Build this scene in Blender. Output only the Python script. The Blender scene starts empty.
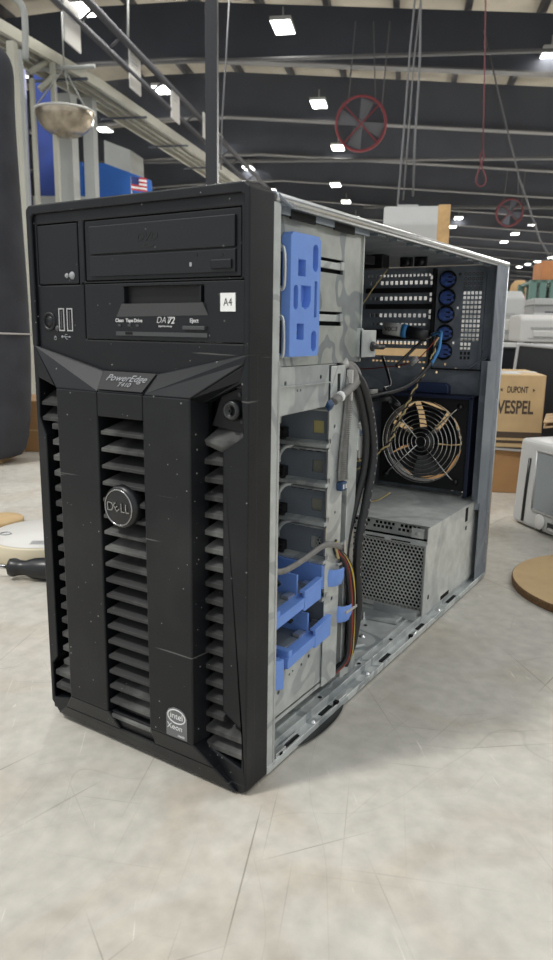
import bpy, bmesh, math, random
from mathutils import Vector, Matrix, Euler
random.seed(7)
S = bpy.context.scene
COL = S.collection
PI = math.pi
TZ = 0.90            # height of the table top above the floor; everything is laid out from the table top
V = Vector

# ------------------------------------------------------------------ camera
F = 719.46
CAM = V((0.49927, -0.40362, 0.35304))
ROT = Euler((1.36336, -0.01484, 0.57079), 'XYZ')
RM = ROT.to_matrix()
def ray(px, py): return RM @ V(((px-276.5)/F, -(py-480)/F, -1))
def at(px, py, d):
    r = ray(px, py); return CAM + r*(d/math.hypot(r.x, r.y))
def onz(px, py, z=0.0):
    r = ray(px, py); return CAM + r*((z-CAM.z)/r.z)
_v = ray(405, 318); VV = V((_v.x, _v.y, 0)).normalized(); UU = V((VV.y, -VV.x, 0))
YAW = math.atan2(UU.y, UU.x)
def W(u, v, h):      # warehouse frame: u to the right of the bays, v along them, h above the camera height
    return V((CAM.x, CAM.y, CAM.z)) + UU*u + VV*v + V((0, 0, h))

# ------------------------------------------------------------------ materials
MATS = {}
def lin(c): return tuple(((x/255)/12.92 if x/255 <= .04045 else (((x/255)+.055)/1.055)**2.4) for x in c)
class N:
    def __init__(s, m): s.t = m.node_tree; s.n = s.t.nodes; s.l = s.t.links
    def new(s, ty, **k):
        n = s.n.new(ty)
        for a, b in k.items():
            if hasattr(n, a): setattr(n, a, b)
            else: n.inputs[a.replace('_', ' ')].default_value = b
        return n
    def link(s, a, b): s.l.new(a, b)
def mat(name, rgb, rough=.5, metal=0.0, srgb=True, emit=0.0, spec=.5, noise=0.0, nscale=40.0, bump=0.0, bscale=400.0, alpha=1.0, trans=0.0):
    m = bpy.data.materials.new(name); m.use_nodes = True; MATS[name] = m
    c = lin(rgb) if srgb else rgb
    k = N(m); b = k.n['Principled BSDF']
    b.inputs['Base Color'].default_value = (*c, 1); b.inputs['Roughness'].default_value = rough
    b.inputs['Metallic'].default_value = metal; b.inputs['Specular IOR Level'].default_value = spec
    b.inputs['Transmission Weight'].default_value = trans
    if alpha < 1: b.inputs['Alpha'].default_value = alpha
    if emit:
        b.inputs['Emission Color'].default_value = (*c, 1); b.inputs['Emission Strength'].default_value = emit
    tc = k.new('ShaderNodeTexCoord')
    if noise:
        t = k.new('ShaderNodeTexNoise'); t.inputs['Scale'].default_value = nscale; t.inputs['Detail'].default_value = 5
        k.link(tc.outputs['Object'], t.inputs['Vector'])
        r = k.new('ShaderNodeMapRange'); r.inputs['From Min'].default_value = .3; r.inputs['From Max'].default_value = .7
        r.inputs['To Min'].default_value = 1-noise; r.inputs['To Max'].default_value = 1+noise
        k.link(t.outputs['Fac'], r.inputs['Value'])
        mx = k.new('ShaderNodeVectorMath', operation='SCALE'); mx.inputs[0].default_value = c
        k.link(r.outputs['Result'], mx.inputs['Scale']); k.link(mx.outputs['Vector'], b.inputs['Base Color'])
    if bump:
        t = k.new('ShaderNodeTexNoise'); t.inputs['Scale'].default_value = bscale
        k.link(tc.outputs['Object'], t.inputs['Vector'])
        bp = k.new('ShaderNodeBump'); bp.inputs['Strength'].default_value = bump; bp.inputs['Distance'].default_value = .001
        k.link(t.outputs['Fac'], bp.inputs['Height']); k.link(bp.outputs['Normal'], b.inputs['Normal'])
    return m

def dusty_plastic(name, rgb, rough=.42, dust=.55, scr=True, haze=.0):
    """black plastic with scattered dust specks and a few pale scratches"""
    m = mat(name, rgb, rough, spec=.36); k = N(m); b = k.n['Principled BSDF']
    tc = k.new('ShaderNodeTexCoord')
    v = k.new('ShaderNodeTexVoronoi'); v.inputs['Scale'].default_value = 230; k.link(tc.outputs['Object'], v.inputs['Vector'])
    # speck size varies from cell to cell
    s = k.new('ShaderNodeSeparateColor'); k.link(v.outputs['Color'], s.inputs['Color'])
    r1 = k.new('ShaderNodeMapRange'); r1.inputs['From Min'].default_value = .78; r1.inputs['From Max'].default_value = 1
    r1.inputs['To Min'].default_value = 0; r1.inputs['To Max'].default_value = .17
    k.link(s.outputs['Red'], r1.inputs['Value'])
    lt = k.new('ShaderNodeMath', operation='LESS_THAN'); k.link(v.outputs['Distance'], lt.inputs[0]); k.link(r1.outputs['Result'], lt.inputs[1])
    n = k.new('ShaderNodeTexNoise'); n.inputs['Scale'].default_value = 14; n.inputs['Detail'].default_value = 6; k.link(tc.outputs['Object'], n.inputs['Vector'])
    r2 = k.new('ShaderNodeMapRange'); r2.inputs['From Min'].default_value = .5; r2.inputs['From Max'].default_value = .8
    r2.inputs['To Max'].default_value = haze; k.link(n.outputs['Fac'], r2.inputs['Value'])
    mu = k.new('ShaderNodeMath', operation='MULTIPLY'); mu.inputs[1].default_value = dust; k.link(lt.outputs[0], mu.inputs[0])
    fac = mu
    if scr:
        mp = k.new('ShaderNodeMapping'); mp.inputs['Rotation'].default_value = (0.0, .75, .2); mp.inputs['Scale'].default_value = (6, 6, 240)
        k.link(tc.outputs['Object'], mp.inputs['Vector'])
        n2 = k.new('ShaderNodeTexNoise'); n2.inputs['Scale'].default_value = 1.5; n2.inputs['Detail'].default_value = 1; k.link(mp.outputs['Vector'], n2.inputs['Vector'])
        r3 = k.new('ShaderNodeMapRange'); r3.inputs['From Min'].default_value = .77; r3.inputs['From Max'].default_value = .8; r3.inputs['To Max'].default_value = .25
        k.link(n2.outputs['Fac'], r3.inputs['Value'])
        mm = k.new('ShaderNodeMath', operation='MAXIMUM'); k.link(mu.outputs[0], mm.inputs[0]); k.link(r3.outputs['Result'], mm.inputs[1]); fac = mm
    ad = k.new('ShaderNodeMath', operation='ADD', use_clamp=True); k.link(fac.outputs[0], ad.inputs[0]); k.link(r2.outputs['Result'], ad.inputs[1])
    mx = k.new('ShaderNodeMix', data_type='RGBA'); mx.inputs['A'].default_value = (*lin(rgb), 1); mx.inputs['B'].default_value = (.35, .35, .33, 1)
    k.link(ad.outputs[0], mx.inputs['Factor']); k.link(mx.outputs['Result'], b.inputs['Base Color'])
    bp = k.new('ShaderNodeBump'); bp.inputs['Strength'].default_value = .25; bp.inputs['Distance'].default_value = .0004
    n3 = k.new('ShaderNodeTexNoise'); n3.inputs['Scale'].default_value = 1800; k.link(tc.outputs['Object'], n3.inputs['Vector'])
    k.link(n3.outputs['Fac'], bp.inputs['Height']); k.link(bp.outputs['Normal'], b.inputs['Normal'])
    return m

def galvanized(name, rgb, dark, rough=.42, metal=.75, scale=9.0, lo=.49, hi=.53, amt=1.0):
    """zinc coated steel with wandering darker spangle marks"""
    m = mat(name, rgb, rough, metal); k = N(m); b = k.n['Principled BSDF']
    tc = k.new('ShaderNodeTexCoord')
    w = k.new('ShaderNodeTexNoise'); w.inputs['Scale'].default_value = scale; w.inputs['Detail'].default_value = 1.2; w.inputs['Distortion'].default_value = 1.6
    k.link(tc.outputs['Object'], w.inputs['Vector'])
    # a band around the middle value gives curling strokes
    a = k.new('ShaderNodeMath', operation='SUBTRACT'); a.inputs[1].default_value = .5; k.link(w.outputs['Fac'], a.inputs[0])
    ab = k.new('ShaderNodeMath', operation='ABSOLUTE'); k.link(a.outputs[0], ab.inputs[0])
    r = k.new('ShaderNodeMapRange'); r.inputs['From Min'].default_value = .030; r.inputs['From Max'].default_value = .042
    r.inputs['To Min'].default_value = amt; r.inputs['To Max'].default_value = 0; k.link(ab.outputs[0], r.inputs['Value'])
    f = k.new('ShaderNodeTexNoise'); f.inputs['Scale'].default_value = 60; f.inputs['Detail'].default_value = 5; k.link(tc.outputs['Object'], f.inputs['Vector'])
    r2 = k.new('ShaderNodeMapRange'); r2.inputs['From Min'].default_value = .3; r2.inputs['From Max'].default_value = .7
    r2.inputs['To Min'].default_value = .85; r2.inputs['To Max'].default_value = 1.12; k.link(f.outputs['Fac'], r2.inputs['Value'])
    mx = k.new('ShaderNodeMix', data_type='RGBA'); mx.inputs['A'].default_value = (*lin(rgb), 1); mx.inputs['B'].default_value = (*lin(dark), 1)
    k.link(r.outputs['Result'], mx.inputs['Factor'])
    sc = k.new('ShaderNodeVectorMath', operation='SCALE'); k.link(mx.outputs['Result'], sc.inputs[0]); k.link(r2.outputs['Result'], sc.inputs['Scale'])
    k.link(sc.outputs['Vector'], b.inputs['Base Color'])
    return m

def tabletop_mat():
    m = mat('scratched_laminate', (196, 192, 182), .38); k = N(m); b = k.n['Principled BSDF']
    tc = k.new('ShaderNodeTexCoord')
    def noise(scale, det, rot=(0, 0, 0), sc=(1, 1, 1), dist=0):
        m0 = k.new('ShaderNodeMapping'); m0.inputs['Rotation'].default_value = rot; m0.inputs['Location'].default_value = (rot[2]*3.1, 0, 0); k.link(tc.outputs['Object'], m0.inputs['Vector'])
        mp = k.new('ShaderNodeMapping'); mp.inputs['Scale'].default_value = sc
        k.link(m0.outputs['Vector'], mp.inputs['Vector'])
        n = k.new('ShaderNodeTexNoise'); n.inputs['Scale'].default_value = scale; n.inputs['Detail'].default_value = det; n.inputs['Distortion'].default_value = dist
        k.link(mp.outputs['Vector'], n.inputs['Vector']); return n.outputs['Fac']
    def mr(x, a, b_, c, d):
        r = k.new('ShaderNodeMapRange')
        for i, q in zip(('From Min', 'From Max', 'To Min', 'To Max'), (a, b_, c, d)): r.inputs[i].default_value = q
        k.link(x, r.inputs['Value']); return r.outputs['Result']
    def op(o, a, b_):
        q = k.new('ShaderNodeMath', operation=o); k.link(a, q.inputs[0])
        if isinstance(b_, float): q.inputs[1].default_value = b_
        else: k.link(b_, q.inputs[1])
        return q.outputs[0]
    dark = None; gate = mr(noise(7.0, 2, (0, 0, .3)), .42, .62, .15, 1)
    for ang, th, st in ((.5, .745, .22), (1.15, .75, .22), (2.2, .75, .22), (2.75, .755, .2), (1.7, .76, .25), (.1, .76, .2), (.8, .76, .25), (2.45, .77, .22), (1.4, .77, .2)):
        s = mr(noise(1.0, 0.5, (0, 0, ang), (1.6+1.3*ang, 330, 1), .10), th-.01, th+.05, 0, st*2.8)
        s = op('MULTIPLY', s, gate); dark = s if dark is None else op('MAXIMUM', dark, s)
    # long curved hairline marks
    for off, sc in ((.3, 1.7), (1.9, 2.6)):
        w = noise(sc, .6, (0, 0, off), (1, 1, 1), .9)
        a = op('ABSOLUTE', op('SUBTRACT', w, .5), 0.0)
        dark = op('MAXIMUM', dark, mr(a, .0, .0009, .22, 0))
    light = mr(noise(1.0, 1.5, (0, 0, .85), (22, 300, 1), .8), .72, .80, 0, .6)
    blot = mr(noise(5.5, 10), .3, .7, .92, 1.05)
    fine = mr(noise(60.0, 12), .3, .7, .87, 1.09)
    tan = mr(noise(8.0, 10, (0, 0, 0), (1, 1, 1), 1.4), .48, .68, 0, .38)
    mx = k.new('ShaderNodeMix', data_type='RGBA'); mx.inputs['A'].default_value = (*lin((192, 188, 178)), 1); mx.inputs['B'].default_value = (*lin((170, 156, 136)), 1)
    k.link(tan, mx.inputs['Factor'])
    m2 = k.new('ShaderNodeMix', data_type='RGBA'); k.link(mx.outputs['Result'], m2.inputs['A']); m2.inputs['B'].default_value = (*lin((118, 110, 98)), 1); k.link(dark, m2.inputs['Factor'])
    m3 = k.new('ShaderNodeMix', data_type='RGBA'); k.link(m2.outputs['Result'], m3.inputs['A']); m3.inputs['B'].default_value = (*lin((225, 222, 212)), 1); k.link(light, m3.inputs['Factor'])
    sc = k.new('ShaderNodeVectorMath', operation='SCALE'); k.link(m3.outputs['Result'], sc.inputs[0]); k.link(op('MULTIPLY', blot, fine), sc.inputs['Scale'])
    k.link(sc.outputs['Vector'], b.inputs['Base Color'])
    k.link(mr(noise(12.0, 5), .3, .7, .30, .52), b.inputs['Roughness'])
    return m

M = {}
M['bezel'] = dusty_plastic('black_bezel_plastic', (15, 17, 21), .43, .6, True, .04)
M['bezel_side'] = M['bezel']
M['slat'] = dusty_plastic('dusty_louver_plastic', (50, 50, 50), .6, .4, False, .7)
M['black'] = mat('matte_black', (14, 14, 16), .6)
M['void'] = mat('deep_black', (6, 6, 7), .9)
M['drive'] = dusty_plastic('drive_face_plastic', (20, 22, 26), .45, .3, False)
M['drive2'] = dusty_plastic('drive_tray_plastic', (26, 28, 31), .4, .3, False)
M['greyplastic'] = mat('grey_plastic', (66, 67, 69), .5)
M['icon'] = mat('grey_print', (150, 152, 155), .6)
M['white_print'] = mat('white_print', (215, 215, 215), .6)
M['white'] = mat('white_paper', (232, 232, 230), .7)
M['ink'] = mat('black_ink', (25, 22, 22), .7)
M['chrome'] = mat('chrome', (225, 225, 228), .18, 1.0)
M['steel_wire'] = mat('bright_wire', (205, 205, 200), .25, 1.0)
M['zinc'] = galvanized('galvanized_steel', (196, 200, 197), (172, 176, 176), .40, .35)
M['camo'] = galvanized('spangled_steel', (178, 182, 176), (140, 146, 147), .42, .5, 11.0)
M['zinc_floor'] = galvanized('smeared_floor_steel', (204, 208, 206), (166, 172, 173), .36, .3, 9.0)
M['edge'] = mat('rolled_steel_edge', (205, 207, 207), .28, .8, noise=.08, nscale=90)
M['dark_steel'] = galvanized('dark_coated_steel', (118, 125, 134), (130, 137, 146), .5, .05, 6.0)
M['slate'] = mat('slate_steel', (122, 130, 138), .42, .15, noise=.12, nscale=30)
M['psu'] = galvanized('power_supply_steel', (206, 208, 203), (190, 192, 189), .5, .15, 5.0)
M['blue'] = mat('blue_plastic', (112, 150, 222), .45, noise=.04, nscale=60)
M['latch_blue'] = mat('latch_blue_plastic', (78, 106, 176), .45)
M['blue_dark'] = mat('deep_blue_plastic', (44, 56, 90), .5)
M['board'] = mat('dark_circuit_board', (18, 24, 30), .5, noise=.4, nscale=60)
M['cable_black'] = mat('black_cable_sleeve', (30, 31, 33), .42, bump=.3, bscale=600)
M['cable_grey'] = mat('grey_cable', (122, 120, 116), .5, noise=.15, nscale=120)
M['cable_ribbed'] = mat('ribbed_grey_cable', (134, 134, 131), .5, noise=.25, nscale=150)
M['wire_red'] = mat('red_wire', (134, 48, 38), .45)
M['wire_yellow'] = mat('yellow_wire', (214, 184, 60), .45)
M['wire_blue'] = mat('blue_wire', (58, 128, 186), .45)
M['wire_tan'] = mat('tan_wire', (178, 160, 112), .5)
M['conn_blue'] = mat('blue_connector', (38, 66, 100), .45)
M['gold'] = mat('pale_gold_label', (206, 194, 132), .5)
M['table'] = tabletop_mat()
M['carton'] = mat('kraft_carton', (186, 158, 116), .8, noise=.08, nscale=25)
M['carton2'] = mat('brown_carton', (160, 122, 80), .8, noise=.08, nscale=20)
M['carton_edge'] = mat('corrugated_edge', (120, 92, 62), .9, noise=.35, nscale=300)
M['carton_ink'] = mat('carton_print', (72, 60, 48), .8)
M['wood'] = mat('bare_timber', (196, 160, 110), .7, noise=.12, nscale=30)
M['beige'] = mat('light_grey_casing', (176, 176, 173), .5, noise=.03, nscale=15)
M['beige2'] = mat('mid_grey_casing', (158, 158, 156), .5)
M['offwhite'] = mat('off_white_casing', (198, 196, 191), .5)
M['screen'] = mat('dark_screen', (26, 28, 31), .3)
M['glass_grey'] = mat('grey_scanner_glass', (122, 128, 130), .25)
M['silver'] = mat('silver_frame', (178, 178, 178), .35, .3)
M['fabric'] = mat('black_fabric', (54, 55, 60), .85, noise=.3, nscale=9, bump=.4, bscale=60)
M['seam'] = mat('pale_seam_tape', (170, 165, 160), .6)
M['tape'] = mat('cream_tape', (205, 194, 168), .5)
M['tape_label'] = mat('tape_label_paper', (208, 206, 200), .5)
M['tape_spot'] = mat('grey_label_spot', (160, 158, 156), .5)
M['rubber'] = mat('black_rubber', (22, 23, 25), .35)
M['paleblue'] = mat('pale_blue_tissue', (188, 204, 220), .8)
M['beam'] = mat('hazy_beam_paint', (74, 78, 88), .6, noise=.12, nscale=.6)  # lightened to put the warehouse haze into the colour
M['flange'] = mat('lit_flange_paint', (104, 104, 106), .6)  # paler than the web: light on the flange put into its colour
M['roof'] = mat('roof_insulation', (176, 170, 158), .9, noise=.2, nscale=.8)
M['purlin'] = mat('purlin_paint', (80, 80, 84), .6)
M['lamp'] = mat('lamp_lens', (255, 252, 246), .4, emit=14)
M['lamp_body'] = mat('lamp_housing', (190, 190, 190), .5)
M['farwall'] = mat('far_wall_panel', (110, 110, 114), .9, noise=.2, nscale=.3)
M['concrete'] = mat('concrete_floor', (170, 168, 162), .7, noise=.12, nscale=2)
M['redpaint'] = mat('hazy_red_fan_guard', (140, 58, 66), .5)  # red greyed so the colour carries the haze in the air
M['redrope'] = mat('red_cord', (112, 58, 64), .7)
M['greyfan'] = mat('grey_fan_blade', (104, 106, 110), .45)
M['rope'] = mat('grey_hanging_cable', (106, 106, 108), .6)
M['conv'] = mat('beige_conveyor_paint', (170, 168, 154), .5, noise=.08, nscale=3)
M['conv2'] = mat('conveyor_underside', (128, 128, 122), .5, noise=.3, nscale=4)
M['post_black'] = mat('black_post_paint', (36, 37, 42), .4)
M['column'] = mat('grey_column_paint', (158, 160, 156), .6, noise=.1, nscale=2)
M['bluepanel'] = mat('blue_panel', (40, 64, 138), .6, noise=.25, nscale=2)
M['bluerail'] = mat('blue_barrier', (28, 92, 172), .6, noise=.12, nscale=3)
M['paleblind'] = mat('pale_violet_sheet', (170, 174, 210), .6)
M['greengrey'] = mat('green_rack_paint', (104, 134, 124), .6)
M['orangebox'] = mat('orange_carton', (196, 134, 88), .8, noise=.1, nscale=8)
M['skin'] = mat('skin', (206, 160, 140), .6)
M['hair'] = mat('sandy_hair', (184, 152, 108), .8)
M['shirt'] = mat('dark_shirt', (46, 50, 52), .8)
M['trousers'] = mat('dark_trousers', (36, 38, 46), .8)
M['flag_red'] = mat('flag_red', (186, 60, 62), .7)
M['flag_blue'] = mat('flag_blue', (42, 54, 110), .7)
def mirror_mat():
    m = mat('dome_mirror', (176, 164, 146), .22, .75, noise=.35, nscale=9); return m
M['mirror'] = mirror_mat()

# ------------------------------------------------------------------ mesh helpers
class MB:
    def __init__(s): s.b = bmesh.new(); s.mats = []; s.cur = 0
    def use(s, m):
        if m not in s.mats: s.mats.append(m)
        s.cur = s.mats.index(m); return s
    def face(s, vs, sm=False):
        try: f = s.b.faces.new(vs)
        except ValueError: return None
        f.material_index = s.cur; f.smooth = sm; return f
    def box(s, a, b, mtx=None):
        x0, y0, z0 = a; x1, y1, z1 = b
        P = [V((x, y, z)) for z in (z0, z1) for y in (y0, y1) for x in (x0, x1)]
        if mtx: P = [mtx @ p for p in P]
        v = [s.b.verts.new(p) for p in P]
        for q in ((0, 2, 3, 1), (4, 5, 7, 6), (0, 1, 5, 4), (2, 6, 7, 3), (0, 4, 6, 2), (1, 3, 7, 5)): s.face([v[i] for i in q])
        return s
    def prism(s, pts, vec):
        vec = V(vec); a = [s.b.verts.new(V(p)) for p in pts]; b = [s.b.verts.new(V(p)+vec) for p in pts]; n = len(a)
        s.face(a[::-1]); s.face(b)
        for i in range(n): s.face([a[i], a[(i+1) % n], b[(i+1) % n], b[i]])
        return s
    def poly(s, pts): s.face([s.b.verts.new(V(p)) for p in pts]); return s
    def tube(s, pts, r, seg=8, closed=False, flat=1.0, up=None, caps=True):
        pts = [V(p) for p in pts]; n = len(pts); rings = []
        rr = r if isinstance(r, (list, tuple)) else [r]*n
        prev = None
        for i, p in enumerate(pts):
            if closed: t = pts[(i+1) % n]-pts[i-1]
            else: t = pts[min(i+1, n-1)]-pts[max(i-1, 0)]
            t.normalize()
            if prev is None:
                ref = V(up) if up else (V((0, 0, 1)) if abs(t.z) < .9 else V((1, 0, 0)))
                a = ref - t*ref.dot(t)
            else: a = prev - t*prev.dot(t)
            a.normalize(); prev = a; b = t.cross(a)
            rings.append([s.b.verts.new(p + a*math.cos(2*PI*k/seg)*rr[i] + b*math.sin(2*PI*k/seg)*rr[i]*flat) for k in range(seg)])
        m = n if closed else n-1
        for i in range(m):
            A, B = rings[i], rings[(i+1) % n]
            for k in range(seg): s.face([A[k], A[(k+1) % seg], B[(k+1) % seg], B[k]], True)
        if not closed and caps: s.face(rings[0][::-1]); s.face(rings[-1])
        return s
    def cyl(s, p, q, r, seg=20): return s.tube([p, q], r, seg)
    def ring(s, c, nrm, R, r, seg=40, k=6):
        c = V(c); nrm = V(nrm).normalized(); a = nrm.orthogonal().normalized(); b = nrm.cross(a)
        return s.tube([c + a*R*math.cos(2*PI*i/seg) + b*R*math.sin(2*PI*i/seg) for i in range(seg)], r, k, True)
    def lathe(s, prof, c, nrm, seg=32, smooth=True):
        """prof: (radius, height along nrm)"""
        c = V(c); nrm = V(nrm).normalized(); a = nrm.orthogonal().normalized(); b = nrm.cross(a); rings = []
        for R, h in prof:
            if R < 1e-6: rings.append([s.b.verts.new(c+nrm*h)])
            else: rings.append([s.b.verts.new(c + nrm*h + (a*math.cos(2*PI*i/seg)+b*math.sin(2*PI*i/seg))*R) for i in range(seg)])
        for A, B in zip(rings, rings[1:]):
            for i in range(seg):
                j = (i+1) % seg
                if len(A) == 1 and len(B) > 1: s.face([A[0], B[j], B[i]], smooth)
                elif len(B) == 1 and len(A) > 1: s.face([A[i], A[j], B[0]], smooth)
                elif len(A) > 1: s.face([A[i], A[j], B[j], B[i]], smooth)
        return s
    def plate(s, o, eu, ev, us, vs, hole, t):
        """sheet with rectangular holes; grid lines us, vs; hole(i,j) says which cells are open; t = thickness vector"""
        o = V(o); eu = V(eu); ev = V(ev); t = V(t); nu, nv = len(us)-1, len(vs)-1
        F_ = {}; B_ = {}
        def vert(D, i, j, off):
            if (i, j) not in D: D[(i, j)] = s.b.verts.new(o+eu*us[i]+ev*vs[j]+off)
            return D[(i, j)]
        fill = lambda i, j: 0 <= i < nu and 0 <= j < nv and not hole(i, j)
        Z = V((0, 0, 0))
        for i in range(nu):
            for j in range(nv):
                if not fill(i, j): continue
                c = [(i, j), (i+1, j), (i+1, j+1), (i, j+1)]
                s.face([vert(F_, *q, Z) for q in c]); s.face([vert(B_, *q, t) for q in c][::-1])
                for (p, q, di, dj) in ((c[0], c[1], 0, -1), (c[1], c[2], 1, 0), (c[2], c[3], 0, 1), (c[3], c[0], -1, 0)):
                    if not fill(i+di, j+dj): s.face([vert(F_, *q, Z), vert(F_, *p, Z), vert(B_, *p, t), vert(B_, *q, t)])
        return s
    def mesh(s, me, mtx):
        """append an existing mesh with the current material"""
        n0 = len(s.b.faces); tmp = bmesh.new(); tmp.from_mesh(me); bmesh.ops.remove_doubles(tmp, verts=tmp.verts, dist=1e-6); tmp.transform(mtx)
        vm = [s.b.verts.new(v.co) for v in tmp.verts]; tmp.verts.ensure_lookup_table(); tmp.verts.index_update()
        for f in tmp.faces: s.face([vm[v.index] for v in f.verts])
        tmp.free(); return s
    def flat(s, outer, holes, t, mtx):
        """flat sheet cut to an outline with holes; t thick along the local normal, from 0 to t"""
        c = bpy.data.curves.new('c', 'CURVE'); c.dimensions = '2D'; c.fill_mode = 'BOTH'; c.extrude = t/2
        for loop in [outer]+list(holes):
            sp = c.splines.new('POLY'); sp.points.add(len(loop)-1); sp.use_cyclic_u = True
            for p, q in zip(sp.points, loop): p.co = (q[0], q[1], 0, 1)
        o = bpy.data.objects.new('c', c); COL.objects.link(o); dg = bpy.context.evaluated_depsgraph_get(); dg.update()
        me = bpy.data.meshes.new_from_object(o.evaluated_get(dg))
        s.mesh(me, mtx @ Matrix.Translation((0, 0, t/2)))
        bpy.data.objects.remove(o); bpy.data.curves.remove(c); bpy.data.meshes.remove(me); return s
    def text(s, txt, size, mtx, t=.0003, shear=0.0, sx=1.0, align='CENTER', off=0.0):
        c = bpy.data.curves.new('t', 'FONT'); c.body = txt; c.size = size; c.extrude = t/2; c.align_x = align; c.align_y = 'CENTER'; c.shear = shear; c.offset = off
        o = bpy.data.objects.new('t', c); COL.objects.link(o); dg = bpy.context.evaluated_depsgraph_get(); dg.update()
        me = bpy.data.meshes.new_from_object(o.evaluated_get(dg))
        s.mesh(me, mtx @ Matrix.Translation((0, 0, t/2)) @ Matrix.Diagonal((sx, 1, 1, 1)))
        bpy.data.objects.remove(o); bpy.data.curves.remove(c); bpy.data.meshes.remove(me); return s

def mk(name, mb, m, parent=None, label=None, bevel=0, smooth=False, seg=2):
    me = bpy.data.meshes.new(name)
    bmesh.ops.recalc_face_normals(mb.b, faces=mb.b.faces)
    mb.b.to_mesh(me); mb.b.free()
    for q in (mb.mats or [m]): me.materials.append(M[q] if isinstance(q, str) else q)
    o = bpy.data.objects.new(name, me); COL.objects.link(o)
    if parent: o.parent = parent
    if label: o['label'] = label
    if bevel:
        b = o.modifiers.new('bevel', 'BEVEL'); b.width = bevel; b.segments = seg; b.limit_method = 'ANGLE'; b.angle_limit = math.radians(40)
        try: b.harden_normals = False
        except Exception: pass
    return o
def explode(o, name, gap=.0006):
    """give every separate piece of a mesh an object of its own"""
    me = o.data; bm = bmesh.new(); bm.from_mesh(me); bm.verts.ensure_lookup_table(); seen = {}; isl = []
    for v in bm.verts:
        if v.index in seen: continue
        st = [v]; seen[v.index] = len(isl); grp = []
        while st:
            a = st.pop(); grp.append(a)
            for e in a.link_edges:
                q = e.other_vert(a)
                if q.index not in seen: seen[q.index] = len(isl); st.append(q)
        xs = [[p.co[k] for p in grp] for k in range(3)]; isl.append((grp, [min(x)-gap for x in xs], [max(x)+gap for x in xs]))
    par = list(range(len(isl)))
    def fd(i):
        while par[i] != i: i = par[i]
        return i
    for i in range(len(isl)):
        for j in range(i):
            if all(isl[i][1][k] <= isl[j][2][k] and isl[j][1][k] <= isl[i][2][k] for k in range(3)): par[fd(i)] = fd(j)
    gs = {}
    for i in range(len(isl)): gs.setdefault(fd(i), set()).update(v.index for v in isl[i][0])
    for idx in gs.values():
        nb = bmesh.new(); mp = {i: nb.verts.new(bm.verts[i].co) for i in idx}
        for f in bm.faces:
            if f.verts[0].index in idx:
                nf = nb.faces.new([mp[v.index] for v in f.verts]); nf.material_index = f.material_index; nf.smooth = f.smooth
        nm = bpy.data.meshes.new(name); nb.to_mesh(nm); nb.free()
        for m_ in me.materials: nm.materials.append(m_)
        c = bpy.data.objects.new(name, nm); COL.objects.link(c); c.parent = o.parent; c.location = o.location
        for md in o.modifiers:
            if md.type == 'BEVEL': q = c.modifiers.new('bevel', 'BEVEL'); q.width = md.width; q.segments = md.segments; q.limit_method = 'ANGLE'; q.angle_limit = md.angle_limit
    bm.free(); bpy.data.objects.remove(o)
def tag(o, label, cat, group=None):
    o['label'] = label; o['category'] = cat
    if group: o['group'] = group
    return o
def empty(name, loc, label, cat, group=None, rz=0.0):
    o = bpy.data.objects.new(name, None); COL.objects.link(o); o.location = loc; o.rotation_euler = (0, 0, rz); o.empty_display_size = .05
    return tag(o, label, cat, group)
def struct(o): o['kind'] = 'structure'; return o
def frontM(y, x=0, z=0):   # local (u,v,n) -> (x, -y out, z)
    return Matrix(((1, 0, 0, x), (0, 0, -1, y), (0, 1, 0, z), (0, 0, 0, 1)))
def sideM(x, y=0, z=0):    # local (u,v,n) -> (n=+x, u=y, v=z)
    return Matrix(((0, 0, 1, x), (1, 0, 0, y), (0, 1, 0, z), (0, 0, 0, 1)))
def circ(cx, cy, r, n=20, ry=None):
    ry = ry or r; return [(cx+r*math.cos(2*PI*i/n), cy+ry*math.sin(2*PI*i/n)) for i in range(n)]
def rect(a, b, c, d): return [(a, b), (c, b), (c, d), (a, d)]
def slot(cx, cy, w, h, n=8):   # rounded vertical slot
    r = w/2; o = []
    for i in range(n+1): a = PI*i/n; o.append((cx+r*math.cos(a), cy+h/2-r+r*math.sin(a)))
    for i in range(n+1): a = PI+PI*i/n; o.append((cx+r*math.cos(a), cy-h/2+r+r*math.sin(a)))
    return o
def smooth_path(pts, sub=6):
    P = [V(p) for p in pts]; P = [P[0]*2-P[1]]+P+[P[-1]*2-P[-2]]; out = []
    for i in range(1, len(P)-2):
        a, b, c, d = P[i-1:i+3]
        for k in range(sub):
            t = k/sub; out.append(.5*((2*b)+(c-a)*t+(2*a-5*b+4*c-d)*t*t+(3*b-a-3*c+d)*t**3))
    out.append(P[-2]); return out

# ================================================================== THE TOWER
T = empty('server_tower', (0, 0, 0), 'black tower server with its side panel off, standing on the scratched grey table', 'computer')
WD, HT, DP = .218, .445, .615
XR = WD

# ---- bezel ---------------------------------------------------------
b = MB()
# upper face with openings for the bays, set a little behind the rim
b.flat([(0.0035, .312), (.2155, .312), (.2155, .441), (.0035, .441)],
       [rect(.007, .3845, .0545, .4315), rect(.0605, .3865, .2095, .4315), rect(.0590, .3425, .2138, .3850)], .012, frontM(.015))
# raised rim running round the top of the face
rim = [(-.0015, .336), (-.0015, .4430), (.002, .4465), (.214, .4465), (.2182, .4430), (.2182, .335)]
inn = [(.2135, .334), (.2135, .4375), (.2105, .4395), (.0075, .4395), (.0045, .4375), (.0045, .336)]
b.flat(rim+inn, [], .030, frontM(.030))
# body walls behind the face
b.box((-.0008, .002, .006), (.003, .030, .440)); b.box((.2150, .002, .003), (.2181, .0300, .440))
b.box((.004, .002, .442), (.214, .030, .445)); b.box((.006, .004, .004), (.212, .030, .008))
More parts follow.
